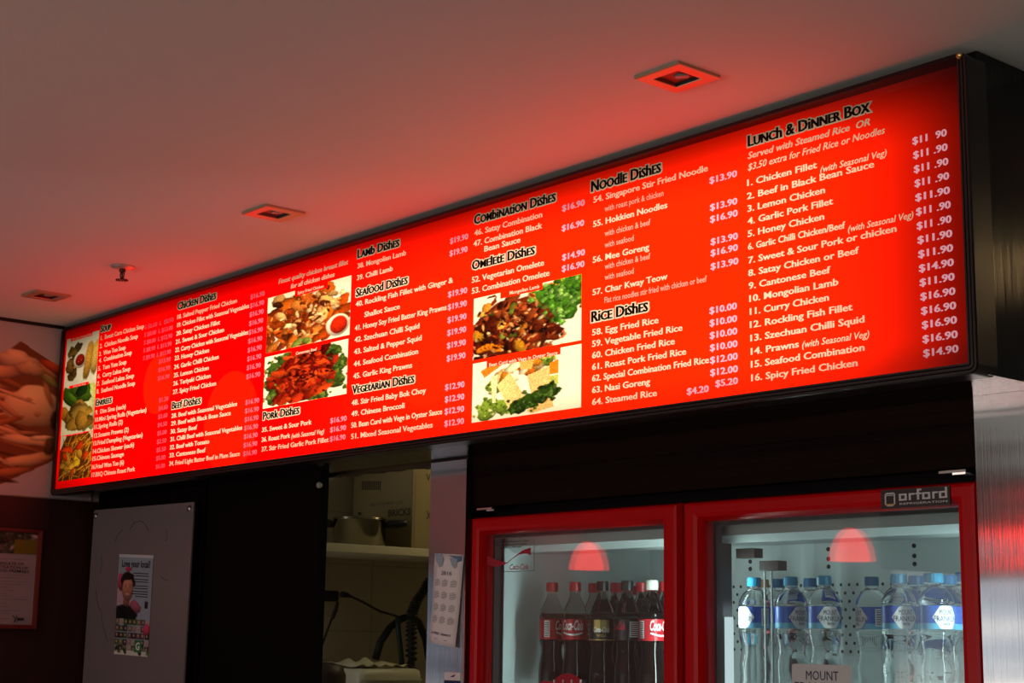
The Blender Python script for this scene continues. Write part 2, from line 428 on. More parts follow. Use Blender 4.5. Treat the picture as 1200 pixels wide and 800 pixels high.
# wall behind the camera with the shop window
w = MB(); x0, x1, z0, z1 = WIN['x0'], WIN['x1'], WIN['z0'], WIN['z1']
w.box((XL, YB-0.1, 0), (x0, YB, ZC)); w.box((x1, YB-0.1, 0), (XR, YB, ZC))
w.box((x0, YB-0.1, 0), (x1, YB, z0)); w.box((x0, YB-0.1, z1), (x1, YB, ZC))
struct('wall_front', w, M['plaster'])
w = MB()
for k in range(5):
    xx = x0+(x1-x0)*k/4; w.box((xx-0.025, YB-0.08, z0), (xx+0.025, YB-0.03, z1))
struct('window_1', w, M['white_frame'])
# counter wall, from the left: black panelling, kitchen opening, steel post, bulkhead, steel wall
XO0, XO1 = -4.0, -3.495
XP1 = -3.334                              # right edge of the steel post
w = MB(); w.box((XL, YC, 0), (-4.66, 2.75, ZC)); w.box((-4.655, YC+0.004, 0), (-4.05, 2.75, ZC)); w.box((-4.0505, YC+0.004, 0), (XO0, YC+.020, ZC))
struct('wall_back', w, M['black_panel'])
struct('trim_2', MB().box((XO0, 2.72, 2.115), (XO1, 2.80, ZC)), M['black_panel'])
# rough timber header inside the opening
hz = 2.092
w = MB(); n = 22; P = []
for k in range(n+1):
    x = XO0-0.25+(XO1-XO0+0.5)*k/n; j = rnd.uniform(-0.006, 0.008)
    P.append([(x, 2.801, hz+j), (x, 2.90, hz+j+0.01), (x, 2.90, 2.4), (x, 2.801, 2.4)])
w.loops(P, cap=True)
struct('trim_3', w, mat('rough_timber', (0.08, 0.05, 0.025), 0.8, noise=0.5, nscale=(4, 8, 30)))
# steel post: two sheets with a dark joint between them
w = MB(); zj = atY(526, 538, YW)[2]
w.box((XO1, YW, 0), (XP1, 2.98, zj-0.005)); w.box((XO1, YW, zj+0.005), (XP1, 2.98, ZC-0.001))
w.box((XO1+0.002, YW+0.004, zj-0.006), (XP1-0.002, 2.97, zj+0.006), 1)
struct('column_steel', w, [M['steel'], M['black']])
struct('trim_4', MB().lathe([(0.0035, 0.0), (0.0035, zj-0.006)], (XP1, YW+0.0005, 0), 8), M['chrome'])
XS = -1.768
struct('trim_5', (lambda q: q.box((XP1+0.0005, YW+0.018, 1.948), (XS-0.0005, YW+0.05, ZC-0.001)).box((XP1+0.0005, YW+0.012, 2.035), (XS-0.0005, YW+0.019, 2.115)))(MB()), M['timber'])
struct('gap_filler', MB().box((XP1+.0005, 2.79, 1.9365), (XS-.0005, 3.45, 2.10)), M['cab_black'])  # added black filler that blocks light leaking through the gap above the fridge
w = MB(); zs = atY(1170, 458, YW)[2]
w.box((XS, YW, 0), (XR, YW+0.08, zs-0.004)); w.box((XS, YW, zs+0.004), (XR, YW+0.08, ZC-0.001)); w.box((XS+0.002, YW+0.004, zs-0.005), (XR-0.002, YW+0.07, zs+0.005), 1)
struct('wall_steel', w, [M['steel'], M['black']])
# kitchen beyond the opening
XK = -6.10
struct('wall_kitchen_left', MB().box((XK-0.1, 2.75, 0), (XK, 5.6, ZC)), M['tile'])
w = MB()
for z in (1.33, 1.63, 1.93, 2.165, 2.4): w.box((XK, 2.76, z-0.002), (XK+0.0015, 5.5, z+0.002))
for y in (3.2, 3.6, 4.0, 4.4, 4.8, 5.2): w.box((XK, y-0.002, 0.9), (XK+0.0014, y+0.002, 2.6))
struct('trim_6', w, mat('grout', (0.30, 0.27, 0.21), 0.8))
struct('wall_kitchen_back', MB().box((XK, 5.5, 0), (-3.3, 5.6, ZC)), M['tile'])
struct('wall_kitchen_right', MB().box((-3.50, 3.5, 0), (-3.42, 5.5, ZC)), M['tile'])

# ------------------------------------------------------------------ the menu sign
S0 = (-3.5, 2.5, 2.1)
YP = 2.500; YL = 2.465
sign = thing('menu_lightbox', 'long red backlit menu sign with white lettering mounted high on the ceiling', 'menu sign')
SX0, SX1, SZ0, SZ1 = -5.418, -1.597, 2.082, 2.687     # outer frame
PX0, PX1, PZ0, PZ1 = -5.410, -1.612, 2.106, 2.678     # visible face
q = MB(); frame(q, SX0, SX1, SZ0, SZ1, .009, .020, .021, .009,
      [(0, .065), (0, .004), (.08, 0), (.3, 0), (.36, .003), (.42, 0), (.66, 0), (.72, .003), (.78, 0), (.95, 0), (1, .004), (1, .0345)], YL, r=0.016)
q.v = [(x, (YP-(YP-y)*.4 if y < YP and x < SX0+.02 else y), z) for x, y, z in q.v]      # the left stile is shallower
fix_normals(q.build('sign_frame', M['black_alu'], sign))
q = MB(); q.box((-5.424, 2.5075, 2.084), (SX1-.004, 2.7085, ZC-0.0015))
q.build('housing', M['black_gloss'], sign)
q = MB().lathe([(0.0, -0.004), (0.006, -0.004), (0.007, 0.0)], (SX1-0.012, YL-0.001, SZ1-0.008), 10, axis='y')
q.build('frame_screw', mat('brass', (0.8, 0.55, 0.2), 0.25, metal=1.0), sign)

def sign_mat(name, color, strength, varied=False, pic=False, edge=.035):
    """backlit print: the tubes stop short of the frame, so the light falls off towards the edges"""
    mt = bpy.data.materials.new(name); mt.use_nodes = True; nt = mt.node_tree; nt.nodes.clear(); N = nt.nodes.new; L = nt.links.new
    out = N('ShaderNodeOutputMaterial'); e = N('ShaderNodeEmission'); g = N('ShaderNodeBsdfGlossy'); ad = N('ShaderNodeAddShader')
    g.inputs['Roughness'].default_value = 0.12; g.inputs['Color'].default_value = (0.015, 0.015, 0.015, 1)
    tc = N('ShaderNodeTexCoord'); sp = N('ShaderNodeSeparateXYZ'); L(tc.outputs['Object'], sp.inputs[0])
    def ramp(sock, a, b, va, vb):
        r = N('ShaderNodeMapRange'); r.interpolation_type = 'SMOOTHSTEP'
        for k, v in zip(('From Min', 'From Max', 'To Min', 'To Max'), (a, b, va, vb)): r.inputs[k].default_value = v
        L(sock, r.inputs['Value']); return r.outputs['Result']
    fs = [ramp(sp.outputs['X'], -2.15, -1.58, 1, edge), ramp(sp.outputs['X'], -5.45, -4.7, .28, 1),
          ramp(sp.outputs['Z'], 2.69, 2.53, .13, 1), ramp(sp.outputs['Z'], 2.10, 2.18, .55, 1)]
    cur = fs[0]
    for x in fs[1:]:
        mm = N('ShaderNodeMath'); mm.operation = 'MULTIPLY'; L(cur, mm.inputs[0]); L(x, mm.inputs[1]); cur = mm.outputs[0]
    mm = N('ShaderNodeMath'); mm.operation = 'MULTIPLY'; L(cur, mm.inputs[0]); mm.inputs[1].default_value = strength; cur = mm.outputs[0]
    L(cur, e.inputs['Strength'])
    if pic:
        a = N('ShaderNodeAttribute'); a.attribute_name = 'print'; wm = N('ShaderNodeMix'); wm.data_type = 'RGBA'; wm.blend_type = 'MULTIPLY'; wm.inputs['Factor'].default_value = 1.0; wm.inputs['B'].default_value = (1.0, .91, .77, 1)
        L(a.outputs['Color'], wm.inputs['A']); L(wm.outputs['Result'], e.inputs['Color'])
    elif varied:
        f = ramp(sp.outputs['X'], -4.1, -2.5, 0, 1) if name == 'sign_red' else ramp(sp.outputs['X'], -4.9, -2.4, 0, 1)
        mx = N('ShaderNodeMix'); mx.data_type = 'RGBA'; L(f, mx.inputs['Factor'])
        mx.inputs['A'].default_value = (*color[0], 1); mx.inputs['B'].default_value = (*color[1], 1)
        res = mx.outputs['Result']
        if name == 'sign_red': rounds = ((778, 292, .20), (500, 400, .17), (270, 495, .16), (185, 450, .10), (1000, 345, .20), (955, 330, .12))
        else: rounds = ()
        # paler rounds in the red ground
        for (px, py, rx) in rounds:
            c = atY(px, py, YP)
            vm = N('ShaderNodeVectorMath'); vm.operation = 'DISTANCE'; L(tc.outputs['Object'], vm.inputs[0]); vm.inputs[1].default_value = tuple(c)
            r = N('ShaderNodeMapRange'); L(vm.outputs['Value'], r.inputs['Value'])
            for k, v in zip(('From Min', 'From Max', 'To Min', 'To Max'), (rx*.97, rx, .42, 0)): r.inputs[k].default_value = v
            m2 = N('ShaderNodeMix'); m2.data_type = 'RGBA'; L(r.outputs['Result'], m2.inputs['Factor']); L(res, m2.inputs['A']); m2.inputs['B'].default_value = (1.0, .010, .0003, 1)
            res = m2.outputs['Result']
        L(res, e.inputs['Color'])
    else: e.inputs['Color'].default_value = (*color, 1)
    L(e.outputs[0], ad.inputs[0]); L(g.outputs[0], ad.inputs[1]); L(ad.outputs[0], out.inputs[0])
    return mt
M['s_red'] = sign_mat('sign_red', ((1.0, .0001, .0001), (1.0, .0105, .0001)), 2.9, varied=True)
M['s_white'] = sign_mat('sign_white', (1.0, .62, .36), 1.35, edge=.3)
M['s_pink'] = sign_mat('sign_price', ((0.80, .06, .085), (1.0, .46, .53)), 1.15, varied=True, edge=.5)
M['s_thin'] = sign_mat('sign_thin_white', (1.0, .42, .26), 1.25)
M['s_cream'] = sign_mat('sign_outline', (1.0, .66, .38), 1.2, edge=.3)
M['s_black'] = sign_mat('sign_black', (.006, .003, .002), 1.0)
M['s_pic'] = sign_mat('sign_photo', (1, 1, 1), 1.6, pic=True)
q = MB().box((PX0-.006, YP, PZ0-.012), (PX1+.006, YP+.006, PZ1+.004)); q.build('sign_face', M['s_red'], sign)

SM = [M['s_white'], M['s_pink'], M['s_black'], M['s_cream'], M['s_thin']]
def line(mb, kind, body, px0, py0, px1, cap, pxb=None):
    a = atY(px0, py0, YP); zb = atY(pxb if pxb else px0, py0, YP)[2]
    b = atY(px1, py0, YP)
    h = atY(px0, py0-cap, YP)[2]-atY(px0, py0, YP)[2]
    if kind == 'H':
        k = ''.join('0' if c in 'bdfhiklt ' or c.isupper() else '1' for c in body)
        rv = put_text(mb, body, a[0], b[0], zb, h, YP-.0022, 2, off=0.010, caps=k, fat=.044)
        put_text(mb, body, a[0], b[0], zb, h, YP-.0012, 3, off=0.085, caps=k, ref=text_geo(body, 0.010, 0, k)[0], fat=.060)
    elif kind == 'B': put_text(mb, body, a[0], b[0], zb, h, YP-.0012, 0, off=0.006, fat=0.027)
    elif kind == 'I': put_text(mb, body, a[0], b[0], zb, h, YP-.0012, 0, off=0.006, shear=0.22, fat=.024)
    elif kind == 'N': put_text(mb, body, a[0], b[0], zb, h, YP-.0012, 0, off=0.004, shear=0.22, fat=.012)
    elif kind == 'T': put_text(mb, body, a[0], b[0], zb, h, YP-.0012, 4, off=0.010)
    elif kind == 'P': put_text(mb, body, a[0], b[0], zb, h, YP-.0012, 1, off=0.008, fat=.034)
def section(label, *lines):
    for name, kinds, suffix in (('section_heading', 'H', 'heading'), ('dish_list', 'BINT', 'dish names'), ('price_list', 'P', 'prices')):
        sel = [l for l in lines if l[0] in kinds]
        if not sel: continue
        mb = MB()
        for l in sel: line(mb, *l)
        o = mb.build(name, SM, sign); o['label'] = label.replace(' list', '')+' '+suffix
def P(s, xl, xb, yb, xr, cap=7.0): return ('P', s, xl, yb, xr, cap, xb)
def prices(vals, a, b, n, capa, capb):
    """evenly spaced price column: a, b = (xl, xb, yb, xr) of the first and the last row"""
    out = []
    for i, v in enumerate(vals):
        t = i/max(1, n-1); g = [p+(r-p)*t for p, r in zip(a, b)]
        out.append(P(v, *g, cap=capa+(capb-capa)*t))
    return out

section('lunch and dinner box list',
 ('H','Lunch & Dinner Box',877.5,171.9,1021,12.5), ('I','Served with Steamed Rice  OR',876.9,186.5,1021,7.6), ('N','$3.50 extra for Fried Rice or Noodles',877,200,1038.7,7.8),
 ('B','1. Chicken Fillet',876.3,218.1,958,7.5), ('N','(with Seasonal Veg)',961.9,202.5,1040,7.5), ('B','2. Beef in Black Bean Sauce',876,233.8,1025.6,7.5),
 ('B','3. Lemon Chicken',876.7,248.4,967.5,7.5), ('B','4. Garlic Pork Fillet',876.8,263.1,976.9,7.5), ('B','5. Honey Chicken',876.9,277.8,966.5,7.5),
 ('B','6. Garlic Chilli Chicken/Beef',877.2,292.8,991.3,7.5), ('N','(with Seasonal Veg)',994.4,272,1071.3,7.5), ('B','7. Sweet & Sour Pork or chicken',877.5,308.8,1051.9,7.5),
 ('B','8. Satay Chicken or Beef',877.5,323.8,1007.5,7.5), ('B','9. Cantonese Beef',878,338.8,973.8,7.5), ('B','10. Mongolian Lamb',878.8,353.8,983.1,7.7),
 ('B','11. Curry Chicken',879.4,369,971.9,7.7), ('B','12. Rockling Fish Fillet',879.5,384.4,999.8,7.7), ('B','13. Szechuan Chilli Squid',880,400,1013.8,7.7),
 ('B','14. Prawns',880.5,415.6,936.5,7.7), ('N','(with Seasonal Veg)',940.6,407.5,1019.4,7.7), ('B','15. Seafood Combination',880.6,430.9,1013.8,7.8), ('B','16. Spicy Fried Chicken',881,446.6,1005.6,7.8),
 *prices(['$11  90','$11 .90','$11 .90','$11 .90','$11.90','$11 .90','$11 .90','$11.90','$11.90','$14.90','$11.90','$16.90','$16.90','$16.90','$16.90','$14.90'],
         (1070,1080,166.9,1110),(1082.8,1092.5,416.9,1123.6),16,8.2,8.6))
section('noodle dishes list',
 ('H','Noodle Dishes',693.8,225,775,12.2), ('B','54. Singapore Stir Fried Noodle',696,237.7,830,7), ('T','with roast pork & chicken',709,248,778,6.6),
 ('B','55. Hokkien Noodles',695.6,266.2,782.3,7), ('T','with chicken & beef',709,276.9,762.5,6.6), ('T','with seafood',709,290.3,743,6.6),
 ('B','56. Mee Goreng',695.2,308.1,761,7), ('T','with chicken & beef',709,315.6,762.5,6.6), ('T','with seafood',709,328.1,743,6.6),
 ('B','57. Char Kway Teow',695,346,782.5,7), ('T','Flat rice noodles stir fried with chicken or beef',708.8,355,828.8,6.6),
 P('$13.90',832,839,213.5,864,7.5), P('$13.90',832.7,840.6,245,864.3,7.5), P('$16.90',832.7,840.6,259,864.8,7.5), P('$13.90',833.5,840.6,285.6,865,7.5), P('$16.90',833.5,840.6,298.8,865,7.5), P('$13.90',833.5,840.6,314.6,865.5,7.5))
section('rice dishes list',
 ('H','Rice Dishes',694,377.5,759.8,12.2), ('B','58. Egg Fried Rice',694.4,393.1,771.9,7.2), ('B','59. Vegetable Fried Rice',694.4,406.5,800,7.2), ('B','60. Chicken Fried Rice',694.4,420,791,7.2),
 ('B','61. Roast Pork Fried Rice',694.4,433.5,804.4,7.2), ('B','62. Special Combination Fried Rice',694.4,446.9,831.3,7.2), ('B','63. Nasi Goreng',694.4,460.6,762,7.2), ('B','64. Steamed Rice',694.4,474.6,770,7.2),
 *prices(['$10.00','$10.00','$10.00','$10.00','$12.00','$12.00'],(832,839.4,366.5,863.8),(833,840.2,439.4,865),6,7.6,7.8), P('$4.20',805.6,816,461,830.8,7.6), P('$5.20',839,848,452,865,7.6))
section('combination dishes list',
 ('H','Combination Dishes',556.5,263.1,651.3,10.6), ('B','46. Satay Combination',556.3,276.5,635.3,6.5), ('B','47. Combination Black',555.3,289,635.3,6.5), ('B','Bean Sauce',568,295,609.8,6.5),
 P('$16.90',659.4,663.8,246.5,685.3,7), P('$16.90',659,663,270,684.6,7))
section('omelete dishes list',
 ('H','Omelete Dishes',554,316.3,626.9,10.4), ('B','52. Vegetarian Omelete',553.4,331.5,637.5,6.6), ('B','53. Combination Omelete',553.4,344.4,644,6.6),
 P('$14.90',659.4,664,304,685.6,7), P('$16.90',659,663,317.5,685,7))
section('lamb dishes list',
 ('H','Lamb Dishes',419.8,302.5,468,9.4), ('B','38. Mongolian Lamb',419.4,314.6,475.6,5.7), ('B','39. Chilli Lamb',418.8,328.4,460,5.7),
 P('$19.90',527.9,532.5,284.4,548.8,6.4), P('$19.90',527.3,532,299,548,6.4))
section('seafood dishes list',
 ('H','Seafood Dishes',417.8,348,477.8,9.4), ('B','40. Rockling Fish Fillet with Ginger &',417.3,359.4,530.4,5.9), ('B','Shallot Sauce',427.5,371.6,468.5,5.9),
 ('B','41. Honey Soy Fried Batter King Prawns',416.3,387.5,523,5.9), ('B','42. Szechuan Chilli Squid',416,401.3,491.3,6), ('B','43. Salted & Pepper Squid',415.3,415.3,493.8,6), ('B','44. Seafood Combination',415,429.6,489.8,6), ('B','45. Garlic King Prawns',414.4,443.8,482.8,6),
 *prices(['$19.90']*6,(525.6,530.6,347.1,547.5),(524,529,422.5,545.6),6,6.6,6.8))
section('vegetarian dishes list',
 ('H','Vegetarian Dishes',413.5,461.3,485.6,9.4), ('B','48. Stir Fried Baby Bok Choy',412.5,475,499,6), ('B','49. Chinese Broccoli',412.3,487.9,474,6), ('B','50. Bean Curd with Vege in Oyster Sauce',412,501.3,518,6), ('B','51. Mixed Seasonal Vegetables',411.9,514.4,506.9,6),
 *prices(['$12.90']*4,(522,526.9,456.3,544.4),(521.3,526,499,543.8),4,6.8,6.8))
section('pork dishes list',
 ('H','Pork Dishes',308.8,491.9,350.9,8.7), ('B','35. Sweet & Sour Pork',307.3,506.3,365,5.3), ('B','36. Roast Pork',307,517.8,340,5.3), ('N','(with Seasonal Veg)',342,513.5,379.8,5.3), ('B','37. Stir Fried Garlic Pork Fillet',306.9,529,385,5.3),
 *prices(['$16.90']*3,(387.5,392,495,406.3),(387,391,516.5,405),3,5.8,5.8))
section('chicken quality note list', ('I','Finest quality chicken breast fillet',326.8,332.7,407.5,5.4), ('I','for all chicken dishes',341.2,338.2,391.8,5.4))
section('chicken dishes list', ('H','Chicken Dishes',208.8,363.1,252.9,8.2),
 *[('B',t,x,y,r,5) for t,x,y,r in (('18. Salted Pepper Fried Chicken',208,374,276.9),('19. Chicken Fillet with Seasonal Vegetables',207.9,383.5,291),('20. Satay Chicken Fillet',206.9,393.4,257.3),('21. Sweet & Sour Chicken',206.3,403.1,262),
  ('22. Curry Chicken with Seasonal Vegetables',205.6,412.8,290),('23. Honey Chicken',205,422.3,244.6),('24. Garlic Chilli Chicken',204.4,432.5,255.9),('25. Lemon Chicken',204,442.3,244.4),('26. Teriyaki Chicken',203.4,451.9,246.6),('27. Spicy Fried Chicken',202.9,461.9,252.8))],
 *prices(['$16.90']*10,(294,296.3,350,310),(289,291.5,443.5,305),10,5.4,5.4))
section('beef dishes list', ('H','Beef Dishes',202,479.4,235.3,8),
 *[('B',t,x,y,r,5) for t,x,y,r in (('28. Beef with Seasonal Vegetables',201.3,489.8,277.3),('29. Beef with Black Bean Sauce',200.9,498.8,270),('30. Satay Beef',200.2,508.2,230.8),('31. Chilli Beef with Seasonal Vegetables',200,517.2,283.3),
  ('32. Beef with Tomato',199.4,526.7,245),('33. Cantonese Beef',199,536,240.7),('34. Fried Light Batter Beef in Plum Sauce',198.7,545.7,280.7))],
 *prices(['$16.90']*7,(287.9,290,473.8,303.8),(285.3,287.5,534,301),7,5.4,5.4))
section('soup list', ('H','Soup',118.8,389.4,130,7.5),
 *[('B',t,x,y,r,5) for t,x,y,r in (('1.  Sweet Corn Chicken Soup',118.4,398.5,168),('2.  Chicken Noodle Soup',117.3,408.1,161),('3.  Won Ton Soup',116.5,417.3,146.9),('4.  Combination Soup',116.3,425,154),
  ('5.  Tom Yum Soup',115.4,434.4,147.8),('6.  Curry Laksa Soup',114.8,443.4,152.3),('7.  Seafood Laksa Soup',114,452.3,156.6),('8.  Seafood Noodle Soup',113.4,461.3,157.8))],
 *prices(['S $6.60  L  $8.90','S $8.00  L $13.00','S $8.00  L $12.90','S $8.90  L $13.90','S $9.90  L $13.90'],(170,171,385.6,203),(168,169,421.9,200),5,4.8,4.8),
 *prices(['$13.90','$16.90','$16.90'],(186.5,187,426,200),(185.3,186,445.6,198.5),3,4.8,4.8))
section('entrees list', ('H','Entrees',113,475.6,131,7.5),
 *[('B',t,x,y,r,5) for t,x,y,r in (('9.  Dim Sims (each)',112,485.7,147),('10.Mini Spring Rolls (Vegetarian)',111.6,494.4,171),('11.Spring Rolls (2)',110.9,503,143.5),('12.Sesame Prawns (2)',110.5,513,150.5),('13.Fried Dumpling (Vegetarian)',109.8,522,166.6),
  ('14.Chicken Skewer (each)',109.2,531.5,156.7),('15.Chinese Sausage',108.8,540,144.9),('16.Fried Won Ton (6)',108,549.7,144.9),('17.BBQ Chinese Roast Pork',107.7,559,157.9))],
 *prices(['$1.20','$4.60','$3.60','$4.50','$5.00','$2.50','$5.50','$5.00','$6.80'],(186.5,188,471,197.3),(182.8,184,549,193.4),9,5,5))

# ---- the seven dish photographs printed on the sign
def dish(label, pic, tl, br, cap_text=None, notch=None, ctxt=None, y=0.0009):
    """tl, br: corners on the face; notch = red caption tab (x0, x1, y-bottom at x0); ctxt = (x0, y0, x1, cap)"""
    a = atY(*tl, YP); b = atY(*br, YP); pic.grain(.10)
    mb = pic.mesh(lambda u, v: (a[0]+(b[0]-a[0])*u, YP-y, a[2]+(b[2]-a[2])*v))
    o = mb.build('dish_photo', M['s_pic'], sign); o['label'] = label
    if notch:
        n0 = atY(notch[0], notch[2], YP); n1 = atY(notch[1], notch[2], YP)
        c = MB(); c.box((n0[0], YP-.0018, n0[2]), (n1[0], YP-.0004, a[2]+.002), 0)
        if cap_text:
            t0 = atY(ctxt[0], ctxt[1], YP); t1 = atY(ctxt[2], ctxt[1], YP); h = atY(ctxt[0], ctxt[1]-ctxt[3], YP)[2]-t0[2]
            put_text(c, cap_text, t0[0], t1[0], t0[2], h, YP-.0024, 1, off=0.02)
        c.build('photo_caption', [M['s_red'], M['s_white']], o)
CREAM = (255, 234, 196)
def broccoli(p, cx, cy, r, n=26, c=((58, 82, 22), (92, 110, 30), (38, 60, 16), (120, 130, 50))):
    p.blob(cx, cy, r*.9, r*.9, 0, c[0], edge=.3, rag=.06); p.heap(n, cx, cy, r, r, r*.14, r*.30, c, el=(1, 1.2), rag=.12, edge=.4, hi=.4)
p = Pic(70, 84, CREAM, 3); p.noise(.08)
p.heap(10, .25, .30, .12, .10, .05, .09, [(110, 80, 30), (140, 95, 40), (80, 60, 30)])
p.heap(14, .22, .66, .16, .18, .06, .10, [(120, 80, 30), (150, 100, 40), (90, 60, 25)])
p.blob(.46, .50, .17, .17, 0, (250, 225, 190), rag=.01, edge=.2); p.blob(.46, .50, .125, .125, 0, (170, 25, 10), rag=.01, edge=.4); p.sparkle(5, .46, .5, .05, .05)
p.blob(.72, .55, .10, .40, .14, (220, 150, 50), rag=.03, p=3); p.blob(.92, .52, .09, .36, .10, (235, 175, 75), rag=.03, p=3)
dish('small photo of spring rolls with red dip', p, (79, 397.8), (113, 445.2), 'Dim Sims & Spring Rolls', (83.5, 108, 400.2), (85.5, 399, 107.5, 2.4))
p = Pic(70, 92, (250, 232, 185), 4); p.noise(.1)
p.blob(.85, .45, .26, .48, -.2, (215, 210, 100), edge=.2); p.blob(.75, .6, .2, .4, .1, (235, 225, 150), edge=.3)
p.heap(14, .42, .18, .32, .14, .08, .16, [(50, 85, 15), (80, 115, 25), (30, 60, 15), (110, 130, 40)])
p.heap(18, .42, .66, .36, .24, .10, .16, [(225, 165, 60), (240, 185, 90), (200, 135, 40), (170, 110, 30)], el=(1, 1.6))
dish('small photo of won tons and bok choy', p, (75.2, 454.5), (109.3, 503.8), 'Won Ton Soup', (81.5, 103.5, 455.3), (86, 454, 101, 2.2))
p = Pic(80, 96, (95, 45, 12), 5); p.poly([(0, 0), (.2, 0), (.02, .3), (0, .3)], (245, 215, 170)); p.poly([(.85, 0), (1, 0), (1, .2)], (245, 215, 170))
for k in range(95):
    c = [(225, 135, 25), (240, 160, 45), (190, 95, 15), (90, 45, 10)][p.rg.randint(4)]
    p.blob(p.rg.uniform(.1, 1), p.rg.uniform(.12, .98), .26, .018, p.rg.normal(2.1, .7), c, rag=.05, edge=.3)
p.heap(12, .35, .65, .28, .26, .06, .10, [(240, 170, 30), (225, 150, 40)]); p.heap(7, .4, .4, .4, .45, .05, .09, [(230, 60, 10), (240, 80, 20)])
dish('small photo of fried noodles', p, (71.8, 511.5), (106, 558.7), 'Fried Noodles', (77.5, 101.5, 511.3), (81, 510, 98, 2.2))
p = Pic(112, 92, CREAM, 6); p.noise(.08)
p.heap(10, .30, .30, .2, .2, .05, .09, [(90, 45, 15), (130, 70, 25)])
p.blob(.45, .54, .44, .42, 0, (170, 75, 15), edge=.1, rag=.05); p.heap(90, .45, .52, .46, .44, .055, .125, [(210, 90, 15), (190, 65, 8), (225, 120, 40), (150, 45, 5), (240, 160, 80), (110, 40, 8)], el=(1, 2.4))
p.heap(22, .48, .42, .42, .32, .03, .06, [(245, 195, 130), (235, 165, 90), (80, 30, 8)]); p.heap(120, .44, .52, .42, .42, .012, .032, [(150, 50, 8), (235, 140, 60), (90, 30, 6), (250, 190, 120), (200, 80, 15)], el=(1, 3)); p.sparkle(30, .45, .5, .35, .35, r=.006)
p.heap(3, .42, .93, .1, .03, .04, .06, [(130, 140, 50)])
p.blob(.86, .78, .17, .19, 0, (255, 230, 190), rag=.01, edge=.25); p.blob(.87, .78, .125, .155, 0, (215, 35, 8), rag=.01, edge=.35)
dish('photo of spicy fried chicken with red sauce bowl', p, (314.5, 349.4), (409.8, 392), 'Spicy Fried Chicken', (346, 384, 347.5), (349.5, 345, 379.7, 3.2))
p = Pic(112, 92, CREAM, 8); p.noise(.06)
for c in ((.16, .30), (.12, .55), (.16, .82), (.80, .18), (.88, .42), (.85, .70), (.66, .85), (.3, .14)): broccoli(p, *c, .17)
p.blob(.47, .52, .40, .46, 0, (125, 16, 4), edge=.1, rag=.05); p.heap(110, .47, .50, .38, .46, .04, .095, [(150, 22, 5), (180, 40, 10), (110, 12, 4), (205, 60, 15), (80, 8, 3)], el=(1, 2)); p.heap(150, .47, .5, .36, .44, .010, .030, [(90, 8, 3), (215, 70, 25), (60, 5, 2), (170, 30, 8)], el=(1, 3)); p.sparkle(80, .46, .5, .32, .42, (255, 200, 150), .005)
dish('photo of cantonese beef with broccoli', p, (310.9, 418.7), (406.3, 461.2), 'Cantonese Beef', (342, 376, 416.6), (347.4, 415.8, 371.9, 3.2))
p = Pic(130, 92, CREAM, 9); p.noise(.05)
p.blob(.38, .62, .55, .50, .1, (95, 28, 8), edge=.1, rag=.05); p.heap(130, .40, .58, .46, .46, .045, .10, [(120, 35, 8), (90, 22, 6), (150, 55, 15), (60, 15, 5), (175, 70, 25)], el=(1, 2)); p.poly([(0, .05), (.22, .05), (.02, .42), (0, .42)], CREAM)
p.heap(9, .4, .55, .4, .35, .05, .09, [(225, 145, 25), (215, 120, 30), (230, 165, 60)]); p.heap(8, .3, .5, .4, .4, .04, .06, [(120, 125, 40), (90, 80, 20)])
for k in range(7): p.blob(.08+.035*k, .86-.03*math.sin(k*.8), .07, .05, k*.5, (240, 120, 15))
p.heap(14, .42, .6, .42, .38, .02, .045, [(30, 8, 4)]); p.heap(16, .45, .55, .42, .38, .018, .03, [(235, 190, 130)]); p.heap(190, .40, .58, .44, .42, .010, .028, [(60, 14, 4), (190, 85, 35), (35, 8, 3), (140, 48, 14), (230, 150, 80)], el=(1, 3)); p.sparkle(60, .42, .55, .36, .4, (250, 205, 160), .005)
p.blob(.80, .12, .13, .13, .2, (245, 150, 15), edge=.3); p.blob(.72, .12, .06, .10, .2, (200, 110, 20))
for c in ((.70, .20), (.80, .36), (.90, .16), (.93, .32), (.86, .50), (.96, .05)): broccoli(p, *c, .17, 22, ((70, 120, 25), (100, 150, 45), (45, 85, 18), (130, 165, 70)))
dish('photo of mongolian lamb with green garnish', p, (555.7, 350.2), (681.4, 398.4), 'Mongolian Lamb', (587, 636, 350), (598, 345.4, 632.9, 4))
p = Pic(130, 92, CREAM, 10); p.noise(.05)
for c in ((.22, .45), (.18, .75), (.14, .88), (.3, .8), (.68, .14)): broccoli(p, *c, .14, 14, ((120, 140, 40), (160, 170, 70), (80, 100, 25), (195, 195, 110)))
p.heap(14, .45, .25, .3, .14, .05, .09, [(240, 140, 30), (225, 110, 20), (245, 190, 110), (250, 215, 160)])
p.poly([(.08, .16), (.24, .02), (.30, .10), (.12, .28)], (225, 120, 25)); p.poly([(.72, .22), (.80, .18), (.80, .40), (.72, .40)], (235, 125, 20)); p.poly([(.72, .42), (.80, .42), (.80, .58), (.72, .58)], (190, 185, 80))
p.poly([(.44, .04), (.60, .04), (.56, .26), (.46, .24)], (240, 170, 80))
p.poly([(.52, .36), (.72, .26), (.72, .64), (.56, .66)], (240, 180, 105), .3); p.poly([(.18, .28), (.25, .26), (.23, .72), (.20, .72)], (245, 215, 150))
p.poly([(.24, .44), (.36, .26), (.50, .68), (.38, .94)], (243, 185, 110), -.5); p.poly([(.52, .92), (.74, .74), (.76, .92), (.56, .98)], (240, 180, 100))
for c in ((.44, .84), (.54, .78), (.64, .72), (.72, .66)): broccoli(p, *c, .14, 20, ((40, 62, 12), (58, 85, 22), (28, 45, 10), (85, 105, 40)))
